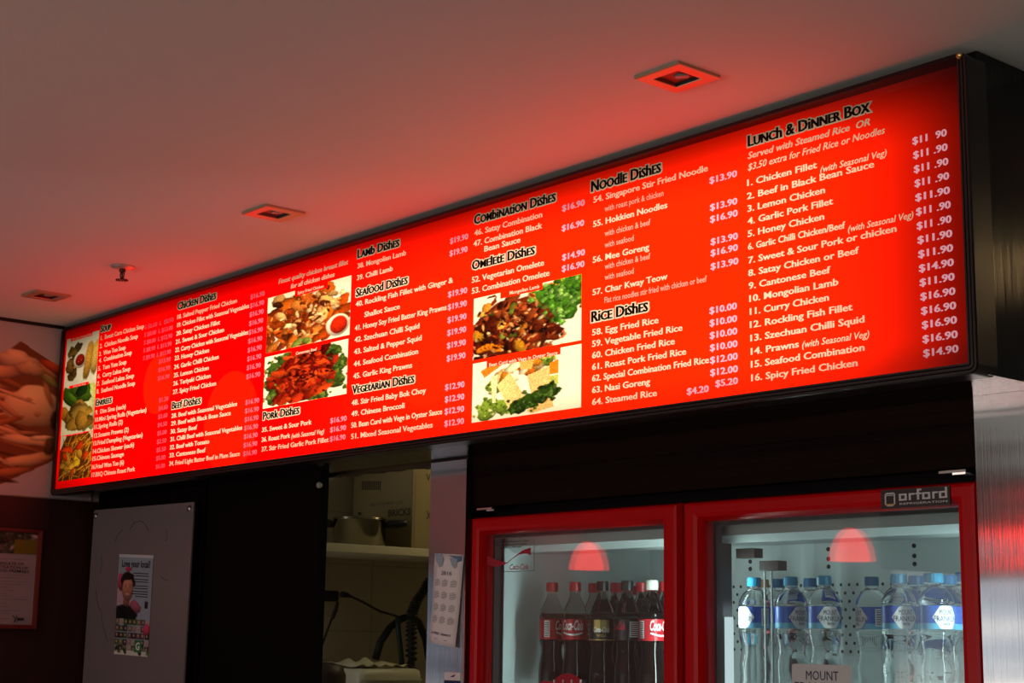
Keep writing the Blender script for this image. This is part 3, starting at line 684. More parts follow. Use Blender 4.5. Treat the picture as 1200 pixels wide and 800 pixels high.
dish('photo of bean curd with broccoli', p, (554.5, 426.3), (681.2, 477), 'Bean Curd with Vege in Oyster Sauce', (571, 657, 430.6), (574, 429.8, 654, 4))

# ------------------------------------------------------------------ ceiling fittings
def downlight(cx, cy, label, z=ZC):
    t = thing('recessed_downlight', label, 'downlight', (cx, cy, z), 'square recessed downlights')
    q = MB(); h = .060; k = .034
    def sq(a, zz): return [(-a,-a,zz),(a,-a,zz),(a,a,zz),(-a,a,zz)]
    q.loops([sq(h, -.0002), sq(h, -.006), sq(h-.002, -.007), sq(k, -.007), sq(k-.002, -.001)])
    o = q.build('bezel', M['bezel'], t)
    q = MB(); q.loops([sq(k-.001, -.0055), sq(k-.004, -.0008)]); q.add(sq(k-.003, -.0006), [(0,1,2,3)]); q.build('recess', M['black'], t)
    q = MB().lathe([(0.0, -.004), (.013, -.004), (.017, -.0008)], (0.008, 0.006, 0), 20); q.build('lamp', mat('lamp_face', (.25, .25, .27), .15), t)
M['bezel'] = mat('bezel_metal', (0.44, 0.38, 0.26), 0.35, metal=0.5)
downlight(-2.080, 2.203, 'square recessed downlight above the lunch box list, nearest of the three in the ceiling')
downlight(-3.520, 2.184, 'middle square recessed downlight, in the ceiling above the chicken dish photo')
downlight(-4.947, 2.207, 'square recessed downlight in the ceiling corner, beside the sprinkler head')
t = thing('sprinkler_head', 'small pendent fire sprinkler head on the ceiling near the left end of the sign', 'sprinkler', (-4.385, 2.195, ZC))
MB().lathe([(.0, -.0003), (.036, -.0003), (.034, -.005), (.016, -.009), (.0, -.009)]).build('escutcheon', mat('escutcheon', (.55, .50, .48), .35, metal=.5), t)
q = MB(); q.lathe([(.010, -.008), (.010, -.017), (.006, -.019)], seg=14)
for s in (-1, 1): q.tube([(s*.009, 0, -.015), (s*.012, 0, -.028), (s*.005, 0, -.040)], .0022, 8)
q.lathe([(.0025, -.017), (.0025, -.040)], seg=8); q.build('yoke', M['dark_metal'], t)
q = MB(); q.lathe([(.0, -.040), (.008, -.040), (.009, -.042), (.0, -.043)], seg=14)
for k in range(12):
    a = 2*PI*k/12; c, s_ = math.cos(a), math.sin(a); q.tube([(c*.006, s_*.006, -.0415), (c*.019, s_*.019, -.043)], .0022, 6)
q.build('deflector', M['dark_metal'], t)

# ------------------------------------------------------------------ left wall: food poster and certificate
XPOS = XL+0.004
p = Pic(190, 230, (182, 176, 178), 21, asp=.9)
def pu(px, py):
    a = atX(px, py, XPOS); return ((a[1]-1.55)/(2.648-1.55), (2.693-a[2])/(2.693-2.074))
def pb(px, py, rx, ry, ang, c, **k): u, v = pu(px, py); p.blob(u, v, rx, ry, ang, c, **k)
pts = [pu(*a) for a in ((-120, 500), (24, 400), (72, 432), (72, 535), (2, 566), (-120, 600))]
p.poly(pts, (120, 62, 30))
for k in range(60):
    px, py = p.rg.uniform(-130, 64), p.rg.uniform(425, 560)
    if py > 566-max(px, 0)*.43-6 or py < 400+abs(px-24)*.65: continue
    pb(px, py, p.rg.uniform(.05, .12), p.rg.uniform(.010, .020), p.rg.uniform(-.7, 1.0), [(190, 125, 75), (150, 85, 40), (84, 44, 22), (205, 150, 100)][k % 4], rag=.03)
pb(20, 422, .075, .055, .3, (222, 172, 130), rag=.1); pb(34, 432, .05, .045, .3, (205, 150, 105), rag=.1); pb(4, 436, .06, .04, -.4, (205, 145, 100)); pb(61, 430, .055, .024, .75, (200, 70, 25), edge=.3, rag=.03); pb(58, 447, .05, .016, .9, (135, 130, 55), rag=.03)
pb(36, 476, .085, .125, .12, (232, 182, 130), edge=.22, rag=.05); pb(44, 485, .012, .02, .4, (190, 130, 85)); pb(33, 468, .012, .015, .4, (200, 140, 90))
pb(8, 478, .085, .016, .9, (198, 130, 85), rag=.03); pb(3, 494, .085, .018, -.6, (170, 95, 50), rag=.03); pb(8, 504, .07, .016, .5, (215, 150, 100), rag=.03); pb(14, 462, .09, .012, .5, (220, 160, 110), rag=.03); pb(56, 462, .012, .09, -.2, (185, 120, 65), rag=.03)
pb(32, 516, .10, .028, .1, (226, 172, 120), rag=.08); pb(50, 513, .05, .018, -.2, (232, 185, 140)); pb(34, 538, .09, .035, -.45, (222, 168, 115), rag=.08); pb(14, 552, .07, .025, -.4, (180, 105, 55)); pb(58, 522, .02, .06, .1, (96, 60, 25)); pb(66, 490, .02, .08, .1, (70, 34, 15))
mb = p.mesh(lambda u, v: (XPOS, 1.55+(2.648-1.55)*u, 2.693+(2.074-2.693)*v))
mb.box((XL+.0002, 1.55, 2.074), (XPOS-.0008, 2.648, 2.693)); 
mb.col = np.concatenate([mb.col, np.ones((8, 4))*np.array([.7, .6, .62, 1])])
tag(mb.build('food_poster', M['print']), 'large pale poster of stir fried chicken high on the left wall beside the menu sign', 'poster')
t = thing('framed_certificate', 'framed food premises certificate hanging on the dark red left wall panelling', 'certificate', (0, 0, 0))
XC = XL+.012
ya, yb_ = 2.05, 2.462; za, zb = 1.612, 1.957
q = MB()
def yz(a, b, c, d, x): return [(x, a, c), (x, b, c), (x, b, d), (x, a, d)]
q.loops([yz(ya, yb_, za, zb, XC), yz(ya, yb_, za, zb, XC+.016), yz(ya+.003, yb_-.003, za+.003, zb-.003, XC+.018), yz(ya+.013, yb_-.013, za+.013, zb-.011, XC+.014), yz(ya+.015, yb_-.015, za+.015, zb-.013, XC+.006)])
fix_normals(q.build('picture_frame', M['red_frame'], t))
q = MB(); q.box((XC, ya+.013, za+.013), (XC+.006, yb_-.013, zb-.011)); 
def cy(px, py): a = atX(px, py, XC+.0075); return a[1], a[2]
def wtext(mb, s, px0, py0, px1, cap, mi, x=XC+.0075, off=.01):
    a = atX(px0, py0, x); b = atX(px1, py0, x); h = atX(px0, py0-cap, x)[2]-a[2]
    put_text(mb, s, a[1], b[1], a[2], h, 0, mi, off=off, to=lambda u, v: (x, u, v))
wtext(q, 'CERTIFICATE OF', -14, 660.6, 28, 3.2, 1); wtext(q, 'REGISTRATION OF', -14, 665.0, 33, 3.2, 1); wtext(q, 'A FOOD PREMISES', -14, 669.2, 34, 3.2, 1)

for py, xe in ((655, 27), (673.5, 28), (676.5, 22), (681, 30), (684, 25), (687.5, 12), (691, 16), (695, 8), (698, 10), (702, 32), (706, 8), (710, 10), (715, 22), (718, 12), (724, 10)):
    a = atX(-30, py, XC+.0073); b = atX(xe, py+1, XC+.0073); q.quad((a[0], a[1], b[2]), (a[0], b[1], b[2]), (a[0], b[1], b[2]+.0022), (a[0], a[1], b[2]+.0022), 2)
a = atX(20, 727, XC+.0073); b = atX(28, 724, XC+.0073); q.quad((a[0], a[1], a[2]), (a[0], b[1], a[2]), (a[0], b[1], b[2]), (a[0], a[1], b[2]), 1)
for pts in ([(15, 721), (18, 725), (16, 729)], [(18, 725), (20, 721)], [(17, 726), (20, 729)]):
    q.tube([tuple(atX(*u, XC+.0075)) for u in pts], .0011, 6, 1)
q.build('certificate_sheet', [M['old_paper'], M['ink'], M['ink_grey']], t)
p = Pic(60, 24, (60, 70, 50), 31); p.noise(.8, 9); p.heap(60, .5, .5, .6, .5, .06, .14, [(40, 45, 35), (90, 80, 60), (120, 110, 110), (60, 55, 30), (170, 150, 150)]); p.poly([(.66, .35), (1, .35), (1, 1), (.66, 1)], (120, 105, 30))
a = atX(-38, 620, XC+.008); b = atX(46, 650, XC+.008)
p.mesh(lambda u, v: (XC+.008, a[1]+(2.4475-a[1])*u, 1.9445+(b[2]-1.9445)*v)).build('certificate_picture', M['print'], t)

# ------------------------------------------------------------------ whiteboard with flyer
YWB = 2.645
t = thing('whiteboard', 'glossy white marker board with worn smears, bolted to the black wall beside the kitchen opening', 'whiteboard', (-5.04, YWB, 1.5))
ang = -0.012
def wb(x, z, y): c, s = math.cos(ang), math.sin(ang); return (x*c-z*s, y, x*s+z*c)
q = MB(); w2, zt_, zb_ = .3575, .535, -.62
q.loops([[wb(-w2, zb_, y), wb(w2, zb_, y), wb(w2, zt_, y), wb(-w2, zt_, y)] for y in (0, .008)], cap=True)
fix_normals(q.build('board_face', M['board'], t, bevel=.0015))
for sx in (-1, 1):
    for z in (zt_-.022, zb_+.05):
        c = wb(sx*(w2-.022), z, 0)
        MB().lathe([(.0, -.008), (.009, -.007), (.011, -.001), (.011, .034)], c, 16, axis='y').build('standoff_bolt', M['grey_metal'], t)
def smear(pts, r=.0012):
    o0 = np.array([-5.04, YWB, 1.5]); q.tube([tuple(atY(px, py, YWB-.0006)-o0) for px, py in pts], r, 5)
q = MB()
for pts in ([(135, 634), (138, 626), (144, 620)], [(152, 620), (157, 612), (164, 610), (170, 614), (174, 622)], [(194, 620), (196, 627), (194, 634)], [(119, 650), (120, 660), (117, 672)], [(112, 690), (114, 705), (117, 716)], [(118, 712), (120, 730), (124, 745), (126, 752)], [(189, 675), (192, 679), (197, 680)]):
    smear(pts)
q.build('marker_smear', M['marker'], t)
o0 = np.array([-5.04, YWB, 1.5])
A_, B_, C_, D_ = [atY(x, y, YWB-.002)-(0, 0, 0) for x, y in ((139.8, 649), (180, 650.5), (173, 769.5), (133.5, 766))]
def fl(u, v, d=0.0):
    g = (A_*(1-u)+B_*u)*(1-v)+(D_*(1-u)+C_*u)*v; return (g[0], YWB-.002-d, g[2])
tf = thing('paper_flyer', 'paper flyer with a smiling person and a grid of small pictures, stuck on the whiteboard', 'flyer', tuple((A_+C_)/2))
base = (A_+C_)/2
def flb(u, v, d=0.0): g = fl(u, v, d); return (g[0]-base[0], g[1]-base[1], g[2]-base[2])
p = Pic(66, 120, (150, 165, 180), 41, asp=.55)
p.poly([(0, 0), (1, 0), (1, .03), (0, .03)], (200, 205, 212)); p.poly([(0, .2), (.45, .2), (.4, .6), (0, .6)], (190, 160, 175)); p.blob(.12, .28, .07, .09, 0, (190, 70, 110)); p.blob(.3, .15, .05, .03, 0, (205, 40, 90)); p.blob(.55, .52, .1, .06, .3, (170, 90, 110))
p.blob(.30, .30, .115, .12, 0, (30, 24, 24), edge=.2); p.blob(.18, .61, .23, .10, 0, (24, 24, 28), edge=.2, p=3); p.blob(.34, .58, .14, .07, .5, (24, 24, 28), edge=.2); p.blob(.29, .48, .055, .05, 0, (150, 95, 75))
p.blob(.31, .35, .095, .125, 0, (190, 128, 104), edge=.25, rag=.01); p.blob(.30, .22, .10, .045, 0, (28, 22, 22), edge=.1)
for u in (.245, .375): p.blob(u, .325, .018, .008, 0, (40, 26, 22), rag=0); p.blob(u, .305, .024, .005, 0, (50, 32, 28), rag=0)
p.blob(.32, .365, .018, .012, 0, (165, 105, 85), rag=0); p.blob(.31, .40, .04, .010, 0, (235, 215, 205), rag=0, edge=0); p.blob(.31, .414, .036, .006, 0, (150, 60, 60), rag=0)
for r in range(5):
    for c in range(8):
        if r < 3 or True:
            u0, v0 = c*.125, .64+r*.066
            p.poly([(u0, v0), (u0+.12, v0), (u0+.12, v0+.06), (u0, v0+.06)], [(40, 46, 40), (90, 70, 80), (60, 90, 50), (150, 130, 140), (50, 40, 60), (110, 120, 90), (170, 160, 160)][p.rg.randint(7)]); p.blob(u0+.06, v0+.03, .02, .02, 0, (190, 150, 130))
p.poly([(0, .95), (1, .95), (1, 1), (0, 1)], (215, 215, 205)); p.blob(.92, .74, .06, .06, 0, (205, 70, 100)); p.heap(10, .5, .95, .5, .02, .02, .03, [(50, 60, 40), (120, 150, 70)])
p.mesh(lambda u, v: flb(u, v)).build('flyer_sheet', M['print'], tf)
q = MB()
def ft(s, u0, u1, v, cap, mi, off=.02, d=.0006): put_text(q, s, u0, u1, 0, 1, 0, mi, off=off, to=lambda a, b: flb(a, v-b*cap, d))
ft('Love your local?', .10, .93, .125, .066, 0, .03)
for k, (u0, v) in enumerate(((.45, .19), (.52, .215), (.45, .25), (.5, .275), (.42, .315), (.5, .34), (.45, .37), (.42, .395), (.55, .42))):
    q.quad(flb(u0, v, .0006), flb(.9, v, .0006), flb(.9, v-.009, .0006), flb(u0, v-.009, .0006), 0)
q.quad(flb(.83, .53, .0006), flb(.92, .53, .0006), flb(.92, .46, .0006), flb(.83, .46, .0006), 0)
q.quad(flb(.60, .965, .0006), flb(.80, .965, .0006), flb(.80, .845, .0006), flb(.60, .845, .0006), 1)
ft('G', .64, .76, .94, .07, 2, .03, .0012)
q.build('flyer_lettering', [M['ink'], M['green_print'], M['label_white']], tf)
tag(MB().lathe([(.0, -.016), (.007, -.015), (.0095, -.010), (.008, -.004), (.005, 0)], tuple(atY(377, 568.5, YC)), 16, axis='y').build('door_stop_knob', mat('knob', (.42, .40, .34), .25)), 'tiny round pale knob on the black panel at the edge of the kitchen opening', 'knob')

# ------------------------------------------------------------------ kitchen through the opening
XF = -5.62
zs1, zs0 = 1.990, 1.955
t = thing('wall_cupboard', 'open cream kitchen wall cupboard holding the pot and the carton', 'cupboard', (XK, 4.2, zs0))
def kb(a, b): return MB().box((a[0]-XK, a[1]-4.2, a[2]-zs0), (b[0]-XK, b[1]-4.2, b[2]-zs0))
kb((XK+.002, 3.76, zs0), (XF, 5.1, zs1)).build('shelf', M['cream'], t, bevel=.002)
kb((XF-.03, 3.76, zs1+.0005), (XF, 3.795, 2.42)).build('stile', M['cream'], t, bevel=.002)
kb((XK+.002, 3.76, 2.42), (XF, 5.1, 2.45)).build('top_panel', M['cream'], t, bevel=.002)
CY0 = 4.27
t = thing('cardboard_carton', 'large pale cardboard carton with dark stencilled writing, behind the cooking pot on the shelf', 'carton', (-5.84, CY0, zs1+.001))
c0, c1, ch = -6.085, -5.632, .345
q = MB(); q.box((c0+5.84, 0, 0), (c1+5.84, .42, ch))
q.box((c1+5.84, .012, .002), (c1+5.8415, .41, ch-.02))
q.build('carton_body', M['carton'], t, bevel=.003)
q = MB(); q.box((c0+5.85, -.004, ch+.0005), (c1+5.83, .20, ch+.006)); q.build('carton_flap', M['carton'], t)
q = MB(); o1 = np.array([-5.84, CY0, zs1+.001])
def ct(s, px0, py0, px1, cap, off=.02):
    a = atY(px0, py0, CY0-.001)-o1; b = atY(px1, py0, CY0-.001)-o1; h = atY(px0, py0-cap, CY0)[2]-atY(px0, py0, CY0)[2]
    put_text(q, s, a[0], b[0], a[2], h, -.0012, 0, off=off)
ct('SELECT TOP FRESH CUTS', 434, 593, 472, 3.0, .0); ct('BRICKS', 455, 605, 481, 7.5, .03)
for k in range(11):
    a = atY(424+k*2.1, 574, CY0)-o1; b = atY(425.4+k*2.1, 563.5, CY0)-o1; q.box((a[0], -.0014, a[2]), (b[0], -.0004, b[2]))
def cxt(s, px0, py0, px1, cap):
    a = atX(px0, py0, c1)-o1; b = atX(px1, py0, c1)-o1; h = atX(px0, py0-cap, c1)[2]-atX(px0, py0, c1)[2]
    put_text(q, s, a[1], b[1], a[2], h, 0, 0, off=.02, to=lambda u, v: (c1+5.84+.0025, u, v))
cxt('V.', 499, 563, 505.5, 8); cxt('XL', 499, 608, 508, 9)
q.build('carton_lettering', M['carton_ink'], t)
# pot
pc = atX(421, 620, -5.77); py_ = pc[1]; pz = zs1+.001
t = thing('cooking_pot', 'lidded stainless steel cooking pot with black handles on the kitchen shelf', 'pot', (-5.77, py_, pz))
R = .115
MB().lathe([(0, 0), (R-.008, 0), (R, .006), (R, .112), (R+.003, .114), (R+.003, .117), (R-.004, .117)], seg=48).build('pot_body', M['pot'], t)
MB().lathe([(R+.001, .118), (R+.002, .122), (R-.01, .127), (.03, .134), (0, .135)], seg=48).build('pot_lid', M['pot'], t)
MB().lathe([(.004, .135), (.004, .139), (.010, .142), (.009, .149), (.0, .150)], seg=16).build('lid_knob', M['black'], t)
for s in (-1, 1):
    q = MB(); dx, dy = (-0.42, -0.91) if s < 0 else (0.80, 0.60)
    L = .055 if s < 0 else .10
    q.tube([(dx*(R-.004), dy*(R-.004), .092), (dx*(R+.02), dy*(R+.02), .096), (dx*(R+L*.6), dy*(R+L*.6), .097), (dx*(R+L), dy*(R+L), .102)], [.014, .018, .020, .012], 12)
    q.build('pot_handle', M['black'], t)
# hanging hoses and leads below the shelf
XH = XK+.10
def hx(px, py, d=0.0): return tuple(atX(px, py, XH+d))
q = MB(); pts = [(506, 676), (498, 690), (488, 704), (483, 718), (482, 740), (482, 770), (483, 830)]
cp = [Vector(hx(*a, .13)) for a in pts]
fine = []
for i in range(len(cp)-1):
    for k in range(10): fine.append(cp[i].lerp(cp[i+1], k/10))
q.tube(fine, .016, 10)
hel = []
for i, c in enumerate(fine):
    for k in range(6):
        a = 2*PI*(i*6+k)/12.0*1.0; hel.append(c.lerp(fine[min(i+1, len(fine)-1)], k/6)+Vector((math.cos(a)*.021, math.sin(a)*.024, 0)))
q.tube(hel, .0045, 6)
tag(q.build('spiral_hose', M['rubber']), 'black hose with a spiral rib hanging beside the steel post under the shelf', 'hose')
q = MB(); q.tube([hx(*a, .03) for a in ((440, 772), (446, 752), (457, 735), (470, 725), (480, 722), (490, 728), (499, 748), (504, 780), (505, 830))], .017, 10)
tag(q.build('black_hose', M['rubber']), 'thick black hose looped in an arch below the kitchen shelf', 'hose')
q = MB(); q.tube([hx(*a, .075) for a in ((466, 722), (467, 740), (470, 765), (473, 800), (474, 840))], .012, 10)
tag(q.build('green_hose', M['rubber_green']), 'thin dark green hose hanging straight below the looped black hose', 'hose')
t = thing('power_lead', 'dark power lead with adaptor plugged in at the left of the kitchen wall', 'power lead', hx(385, 697))
o2 = np.array(hx(385, 697))
def hr(px, py, d=0): return tuple(np.array(hx(px, py, d))-o2)
MB().tube([hr(412, 699), (np.array(hr(425, 705))), hr(445, 716), hr(466, 722, -.04)], .0055, 8).build('cord', M['plug'], t)
a = np.array(hr(381, 704)); b = np.array(hr(403, 692)); MB().box((-.098, a[1], a[2]), (-.03, b[1], b[2]), bev=.008).build('adaptor', M['black'], t)
MB().tube([hr(400, 696), hr(406, 697), hr(412, 699)], [.014, .012, .007], 10).build('strain_relief', M['black'], t)
MB().tube([hr(396, 705), hr(393, 715), hr(389, 724)], [.006, .011, .011], 10).build('plug', M['plug'], t)
MB().tube([hr(389, 724), hr(383, 740), hr(375, 762), hr(368, 790)], .005, 8).build('cord', M['plug'], t)
tub0 = atX(394, 790, -5.85); ty1 = atX(467, 790, -5.85)[1]; tz = atX(440, 783, -5.72)[2]
t = thing('storage_tub', 'pale plastic tub with rounded corners under the kitchen shelf', 'tub', (-5.85, (tub0[1]+ty1)/2, 0.95))
hw = (ty1-tub0[1])/2
def rr2(y, hx_, hy_, r, z): return [(p[0], p[2], z) for p in rrect(-hx_, hx_, -hy_, hy_, 0, r, 5)]
q = MB(); hgt = tz-.95
q.loops([rr2(0, .16, hw-.02, .04, 0), rr2(0, .18, hw, .045, .05), rr2(0, .185, hw+.004, .045, hgt-.03), rr2(0, .18, hw, .045, hgt-.008), rr2(0, .165, hw-.014, .035, hgt)], cap=True, smooth=True)
fix_normals(q.build('tub_body', M['tub'], t))
q = MB(); q.loops([rr2(0, .19, hw+.009, .045, hgt-.05), rr2(0, .19, hw+.009, .045, hgt-.042)], cap=True); fix_normals(q.build('tub_rim', M['tub'], t))
q = MB(); g = 14; V = []
for i in range(g):
    for j in range(g):
        u, v = i/(g-1), j/(g-1)
        V.append((-.15+.30*u, -hw*.9+hw*1.5*v, .004+.030*math.sin(u*6+v*9)**2*math.sin(PI*u)*math.sin(PI*v)+.014*math.sin(13*v+4*u)**2))
q.add(V, [(i*g+j, (i+1)*g+j, (i+1)*g+j+1, i*g+j+1) for i in range(g-1) for j in range(g-1)], 0, True)
o = q.build('folded_cloth', M['cloth']); o.location = (-5.85, (tub0[1]+ty1)/2, tz); md = o.modifiers.new('thickness', 'SOLIDIFY'); md.thickness = .004; md.offset = 1
tag(o, 'crumpled pale cloth lying on top of the plastic tub', 'cloth')
kz = atX(384, 776, -5.55)[2]; ky = atX(381, 790, -5.55)[1]
q = MB(); q.lathe([(0, 0), (.075, 0), (.085, .02), (.085, kz-.95-.05), (.07, kz-.95-.012), (.03, kz-.95), (0, kz-.95)], seg=28)
o = q.build('dark_canister', M['plug']); o.location = (-5.55, ky, .95); tag(o, 'dark brown rounded canister at the left edge of the opening, in front of the tub', 'canister')
t = thing('kitchen_bench', 'pale kitchen bench under the tub, below the cupboard', 'bench', (XK, 2.9, 0))
MB().box((.002, 0, .90), (.85, 2.2, .949)).build('benchtop', M['cream'], t); MB().box((.002, .02, 0), (.80, 2.18, .8995)).build('bench_base', M['cream'], t)
t = thing('kitchen_ceiling_light', 'warm round ceiling lamp in the kitchen, out of sight above the opening', 'lamp', (-5.15, 4.75, ZC))
MB().lathe([(.0, -.05), (.10, -.045), (.14, -.02), (.15, 0)], seg=28).build('diffuser', emis('kitchen_lamp', (1.0, .80, .42), 1.0), t)
l = bpy.data.lights.new('kitchen_bulb', 'POINT'); l.energy = 7.0; l.color = (1.0, .80, .42); l.shadow_soft_size = .12
lo = bpy.data.objects.new('kitchen_bulb', l); lo.location = (-5.15, 4.75, ZC-.12); col.objects.link(lo)

# ------------------------------------------------------------------ paper on the steel post
cA, cB, cC, cD = [atY(x, y, YW-.004) for x, y in ((509.5, 648), (543.5, 649.5), (534.5, 759), (504, 752))]
base = (cA+cC)/2
def cal(u, v, d=0.0):
    g = (cA*(1-u)+cB*u)*(1-v)+(cD*(1-u)+cC*u)*v; bow = .006*math.sin(PI*u)+.010*max(0, v-.6)
    return (g[0]-base[0], -bow-d, g[2]-base[2])
t = thing('paper_calendar', 'narrow white wall calendar reading 2016 with blue triangles, taped to the steel post', 'calendar', (base[0], YW-.004, base[2]))
q = MB(); n1, n2 = 6, 14
q.add([cal(i/(n1-1), j/(n2-1)) for j in range(n2) for i in range(n1)], [(j*n1+i, (j+1)*n1+i, (j+1)*n1+i+1, j*n1+i+1) for j in range(n2-1) for i in range(n1-1)], 0, True)
o = q.build('calendar_sheet', M['paper'], t); md = o.modifiers.new('thickness', 'SOLIDIFY'); md.thickness = .0008
q = MB()
def tri(mi, *uv): q.add([cal(u, v, .0012+.0004*mi) for u, v in uv], [tuple(range(len(uv)))], mi)
tri(2, (.06, .0), (.30, .0), (.40, .06), (.36, .14), (.24, .155), (.10, .08)); tri(1, (.55, .02), (.97, .02), (.97, .07), (.90, .065)); tri(2, (.60, .04), (.84, .05), (.84, .14), (.78, .16), (.68, .12)); tri(1, (.78, .05), (.97, .07), (.84, .09))
def calt(s, u0, u1, v, cap, mi, off=.0): put_text(q, s, u0, u1, 0, 1, 0, mi, off=off, to=lambda a, b: cal(a, v-b*cap, .0016))
calt('2016', .34, .70, .235, .042, 0)
for r in range(4):
    for c in range(3):
        for k in range(6):
            u0 = .10+c*.29; v = .29+r*.135+k*.014
            q.quad(cal(u0+(.06 if k == 0 else 0), v, .0014), cal(u0+(.15 if k == 0 else .20-.05*(k == 5)), v, .0014), cal(u0+(.15 if k == 0 else .20-.05*(k == 5)), v-.005, .0014), cal(u0+(.06 if k == 0 else 0), v-.005, .0014), 3)
calt('PSC', .22, .44, .895, .026, 0, .02); calt('000017', .50, .84, .895, .022, 0, .01); calt('o', .10, .18, .895, .03, 0, .02)
q.quad(cal(.25, .945, .0014), cal(.75, .945, .0014), cal(.75, .94, .0014), cal(.25, .94, .0014), 3)
q.build('calendar_print', [M['navy'], M['blue_print'], M['blue_pale'], M['ink_grey']], t)
a = atY(520.5, 806, YW-.0012); b = atY(539.5, 788, YW-.0012)
t = thing('small_label', 'small white and navy label on the steel post below the calendar', 'label', (a[0], YW-.0012, a[2]))
q = MB(); wz, wx = b[2]-a[2], b[0]-a[0]; q.box((0, 0, 0), (wx, .001, wz), 0); q.box((0, -.0006, 0), (wx, .0004, wz*.5), 1)
q.add([(wx*.35, -.0007, wz*.70), (wx*.62, -.0007, wz*.72), (wx*.70, -.0007, wz*.88), (wx*.5, -.0007, wz*.80)], [(0, 1, 2, 3)], 1); q.build('label_sheet', [M['paper'], M['navy']], t)

# ------------------------------------------------------------------ the drinks fridge
FX0, FX1, FZ = -3.316, -1.770, 1.919
t = thing('display_fridge', 'red two-door glass display fridge full of bottled drinks under the menu sign', 'fridge', ((FX0+FX1)/2, 3.05, 0))
fb = np.array([(FX0+FX1)/2, 3.05, 0]); fridge = t
def fbx(mb, a, b, mi=0, bev=0): return mb.box(tuple(np.array(a)-fb), tuple(np.array(b)-fb), mi, bev)
FB = 3.36
q = MB()
fbx(q, (FX0, 2.765, 0), (FX0+.03, FB+.04, 1.935)); fbx(q, (FX1-.03, 2.765, 0), (FX1, FB+.04, 1.935)); fbx(q, (FX0, FB, 0), (FX1, FB+.04, 1.935)); fbx(q, (FX0, 2.765, 1.905), (FX1, FB+.04, 1.935)); fbx(q, (FX0, 2.765, 0), (FX1, FB+.04, .12))
q.build('cabinet', M['cab_black'], t)
q = MB(); e = .0305
fbx(q, (FX0+e, 2.80, .121), (FX0+e+.004, FB-.001, 1.904)); fbx(q, (FX1-e-.004, 2.80, .121), (FX1-e, FB-.001, 1.904)); fbx(q, (FX0+e, FB-.006, .121), (FX1-e, FB-.0015, 1.904)); fbx(q, (FX0+e, 2.80, 1.899), (FX1-e, FB-.0015, 1.904))
q.build('liner', M['liner'], t)
# perforated back panel: rows of small dark holes and shelf sockets
q = MB()
for i in range(54):
    for k in range(9):
        x = FX0+.12+i*.026+(k % 2)*.013
        if FX0+.06 < x < FX1-.06: q.lathe([(.0045, 0), (0, -.0003)], tuple(np.array((x, FB-.0066, 1.585+k*.021))-fb), 8, cap=False, axis='y', smooth=False)
o = q.build('vent_holes', M['gasket'], t); o['kind'] = 'stuff'
q = MB()
for x in np.arange(FX0+.15, FX1-.1, .265):
    for z in (1.80, 1.82, 1.845): q.lathe([(.006, 0), (.005, -.003), (0, -.003)], tuple(np.array((x, FB-.0065, z))-fb), 10, cap=False, axis='y')
q.build('shelf_socket', M['gasket'], t)
q = MB(); P_ = [[tuple(np.array((x, 2.80, 1.897))-fb), tuple(np.array((x, 2.80, 1.845))-fb), tuple(np.array((x, 2.835, 1.83))-fb), tuple(np.array((x, 3.02, 1.835))-fb), tuple(np.array((x, 3.03, 1.897))-fb)] for x in (FX0+.036, FX1-.036)]
q.loops(P_, cap=True); fix_normals(q.build('header_panel', M['liner_grey'], t))
q = MB(); fbx(q, (-2.575, 2.766, .121), (-2.505, 2.83, 1.8285)); q.build('mullion', M['gasket'], t)
for x in (-2.495, -2.585):
    q = MB(); fbx(q, (x-.007, 2.80, .5), (x+.007, 2.815, 1.66 if x > -2.55 else 1.62)); 
    q.build('light_tube', emis('fridge_tube', (.80, .97, 1.0), .85), t)
for x0_, z0_ in ((-2.500, 1.795), (-2.43, 1.765)):
    q = MB(); fbx(q, (x0_, 2.84, z0_), (x0_+.055, 2.87, z0_+.022)); q.build('shelf_bracket', M['bracket'], t)
q = MB()
for x in (-2.425, -2.405): fbx(q, (x-.002, 2.85, .3), (x+.002, 2.854, 1.765))
q.build('shelf_rail', M['escut'], t)
for x, rz, en in ((-2.490, -PI/4, 1.9), (-2.600, 1.25, 3.8), (FX1-.05, PI/4, 2.3)):
    area('fridge_lamp', (x, 2.812, 1.35), (PI/2, 0, rz), .02, .85, en, (.80, 1.0, .95))
SH = 1.452
q = MB()
for xa, xb in ((FX0+.045, -2.58), (-2.50, FX1-.045)):
    for y in np.arange(2.80, 3.34, .027): fbx(q, (xa, y-.0025, SH-.006), (xb, y+.0025, SH-.001))
    for y in (2.795, 3.07, 3.335): fbx(q, (xa, y-.004, SH-.016), (xb, y+.004, SH-.006))
q.build('wire_shelf', M['grey_metal'], t)
# doors
def door(x0_, x1_, wL, wR, zb_, hinge):
    q = MB(); 
    frame(q, x0_, x1_, zb_, FZ, wL, wR, .07, .045, [(0, .048), (0, .014), (.10, .002), (.22, 0), (.62, 0), (.80, .003), (.93, .012), (1, .020), (1, .048)], YW)
    q.v = [tuple(np.array(p_)-fb) for p_ in q.v]
    d = fix_normals(q.build('door', M['red_enamel'], fridge))
    gx0, gx1, gz0, gz1 = x0_+wL, x1_-wR, zb_+.07, FZ-.045
    for k, y in enumerate((YW+.022, YW+.040)):
        g = MB(); fbx(g, (gx0-.004, y, gz0-.004), (gx1+.004, y+.003, gz1+.004)); g.build('glass_pane', M['glass'], d)
    g = MB(); frame(g, gx0-.006, gx1+.006, gz0-.006, gz1+.006, .014, .014, .014, .014, [(0, .02), (0, 0), (1, 0), (1, .02)], YW+.0455); g.v = [tuple(np.array(p_)-fb) for p_ in g.v]
    fix_normals(g.build('gasket', M['gasket'], d))
    return d, (gx0, gx1, gz0, gz1)
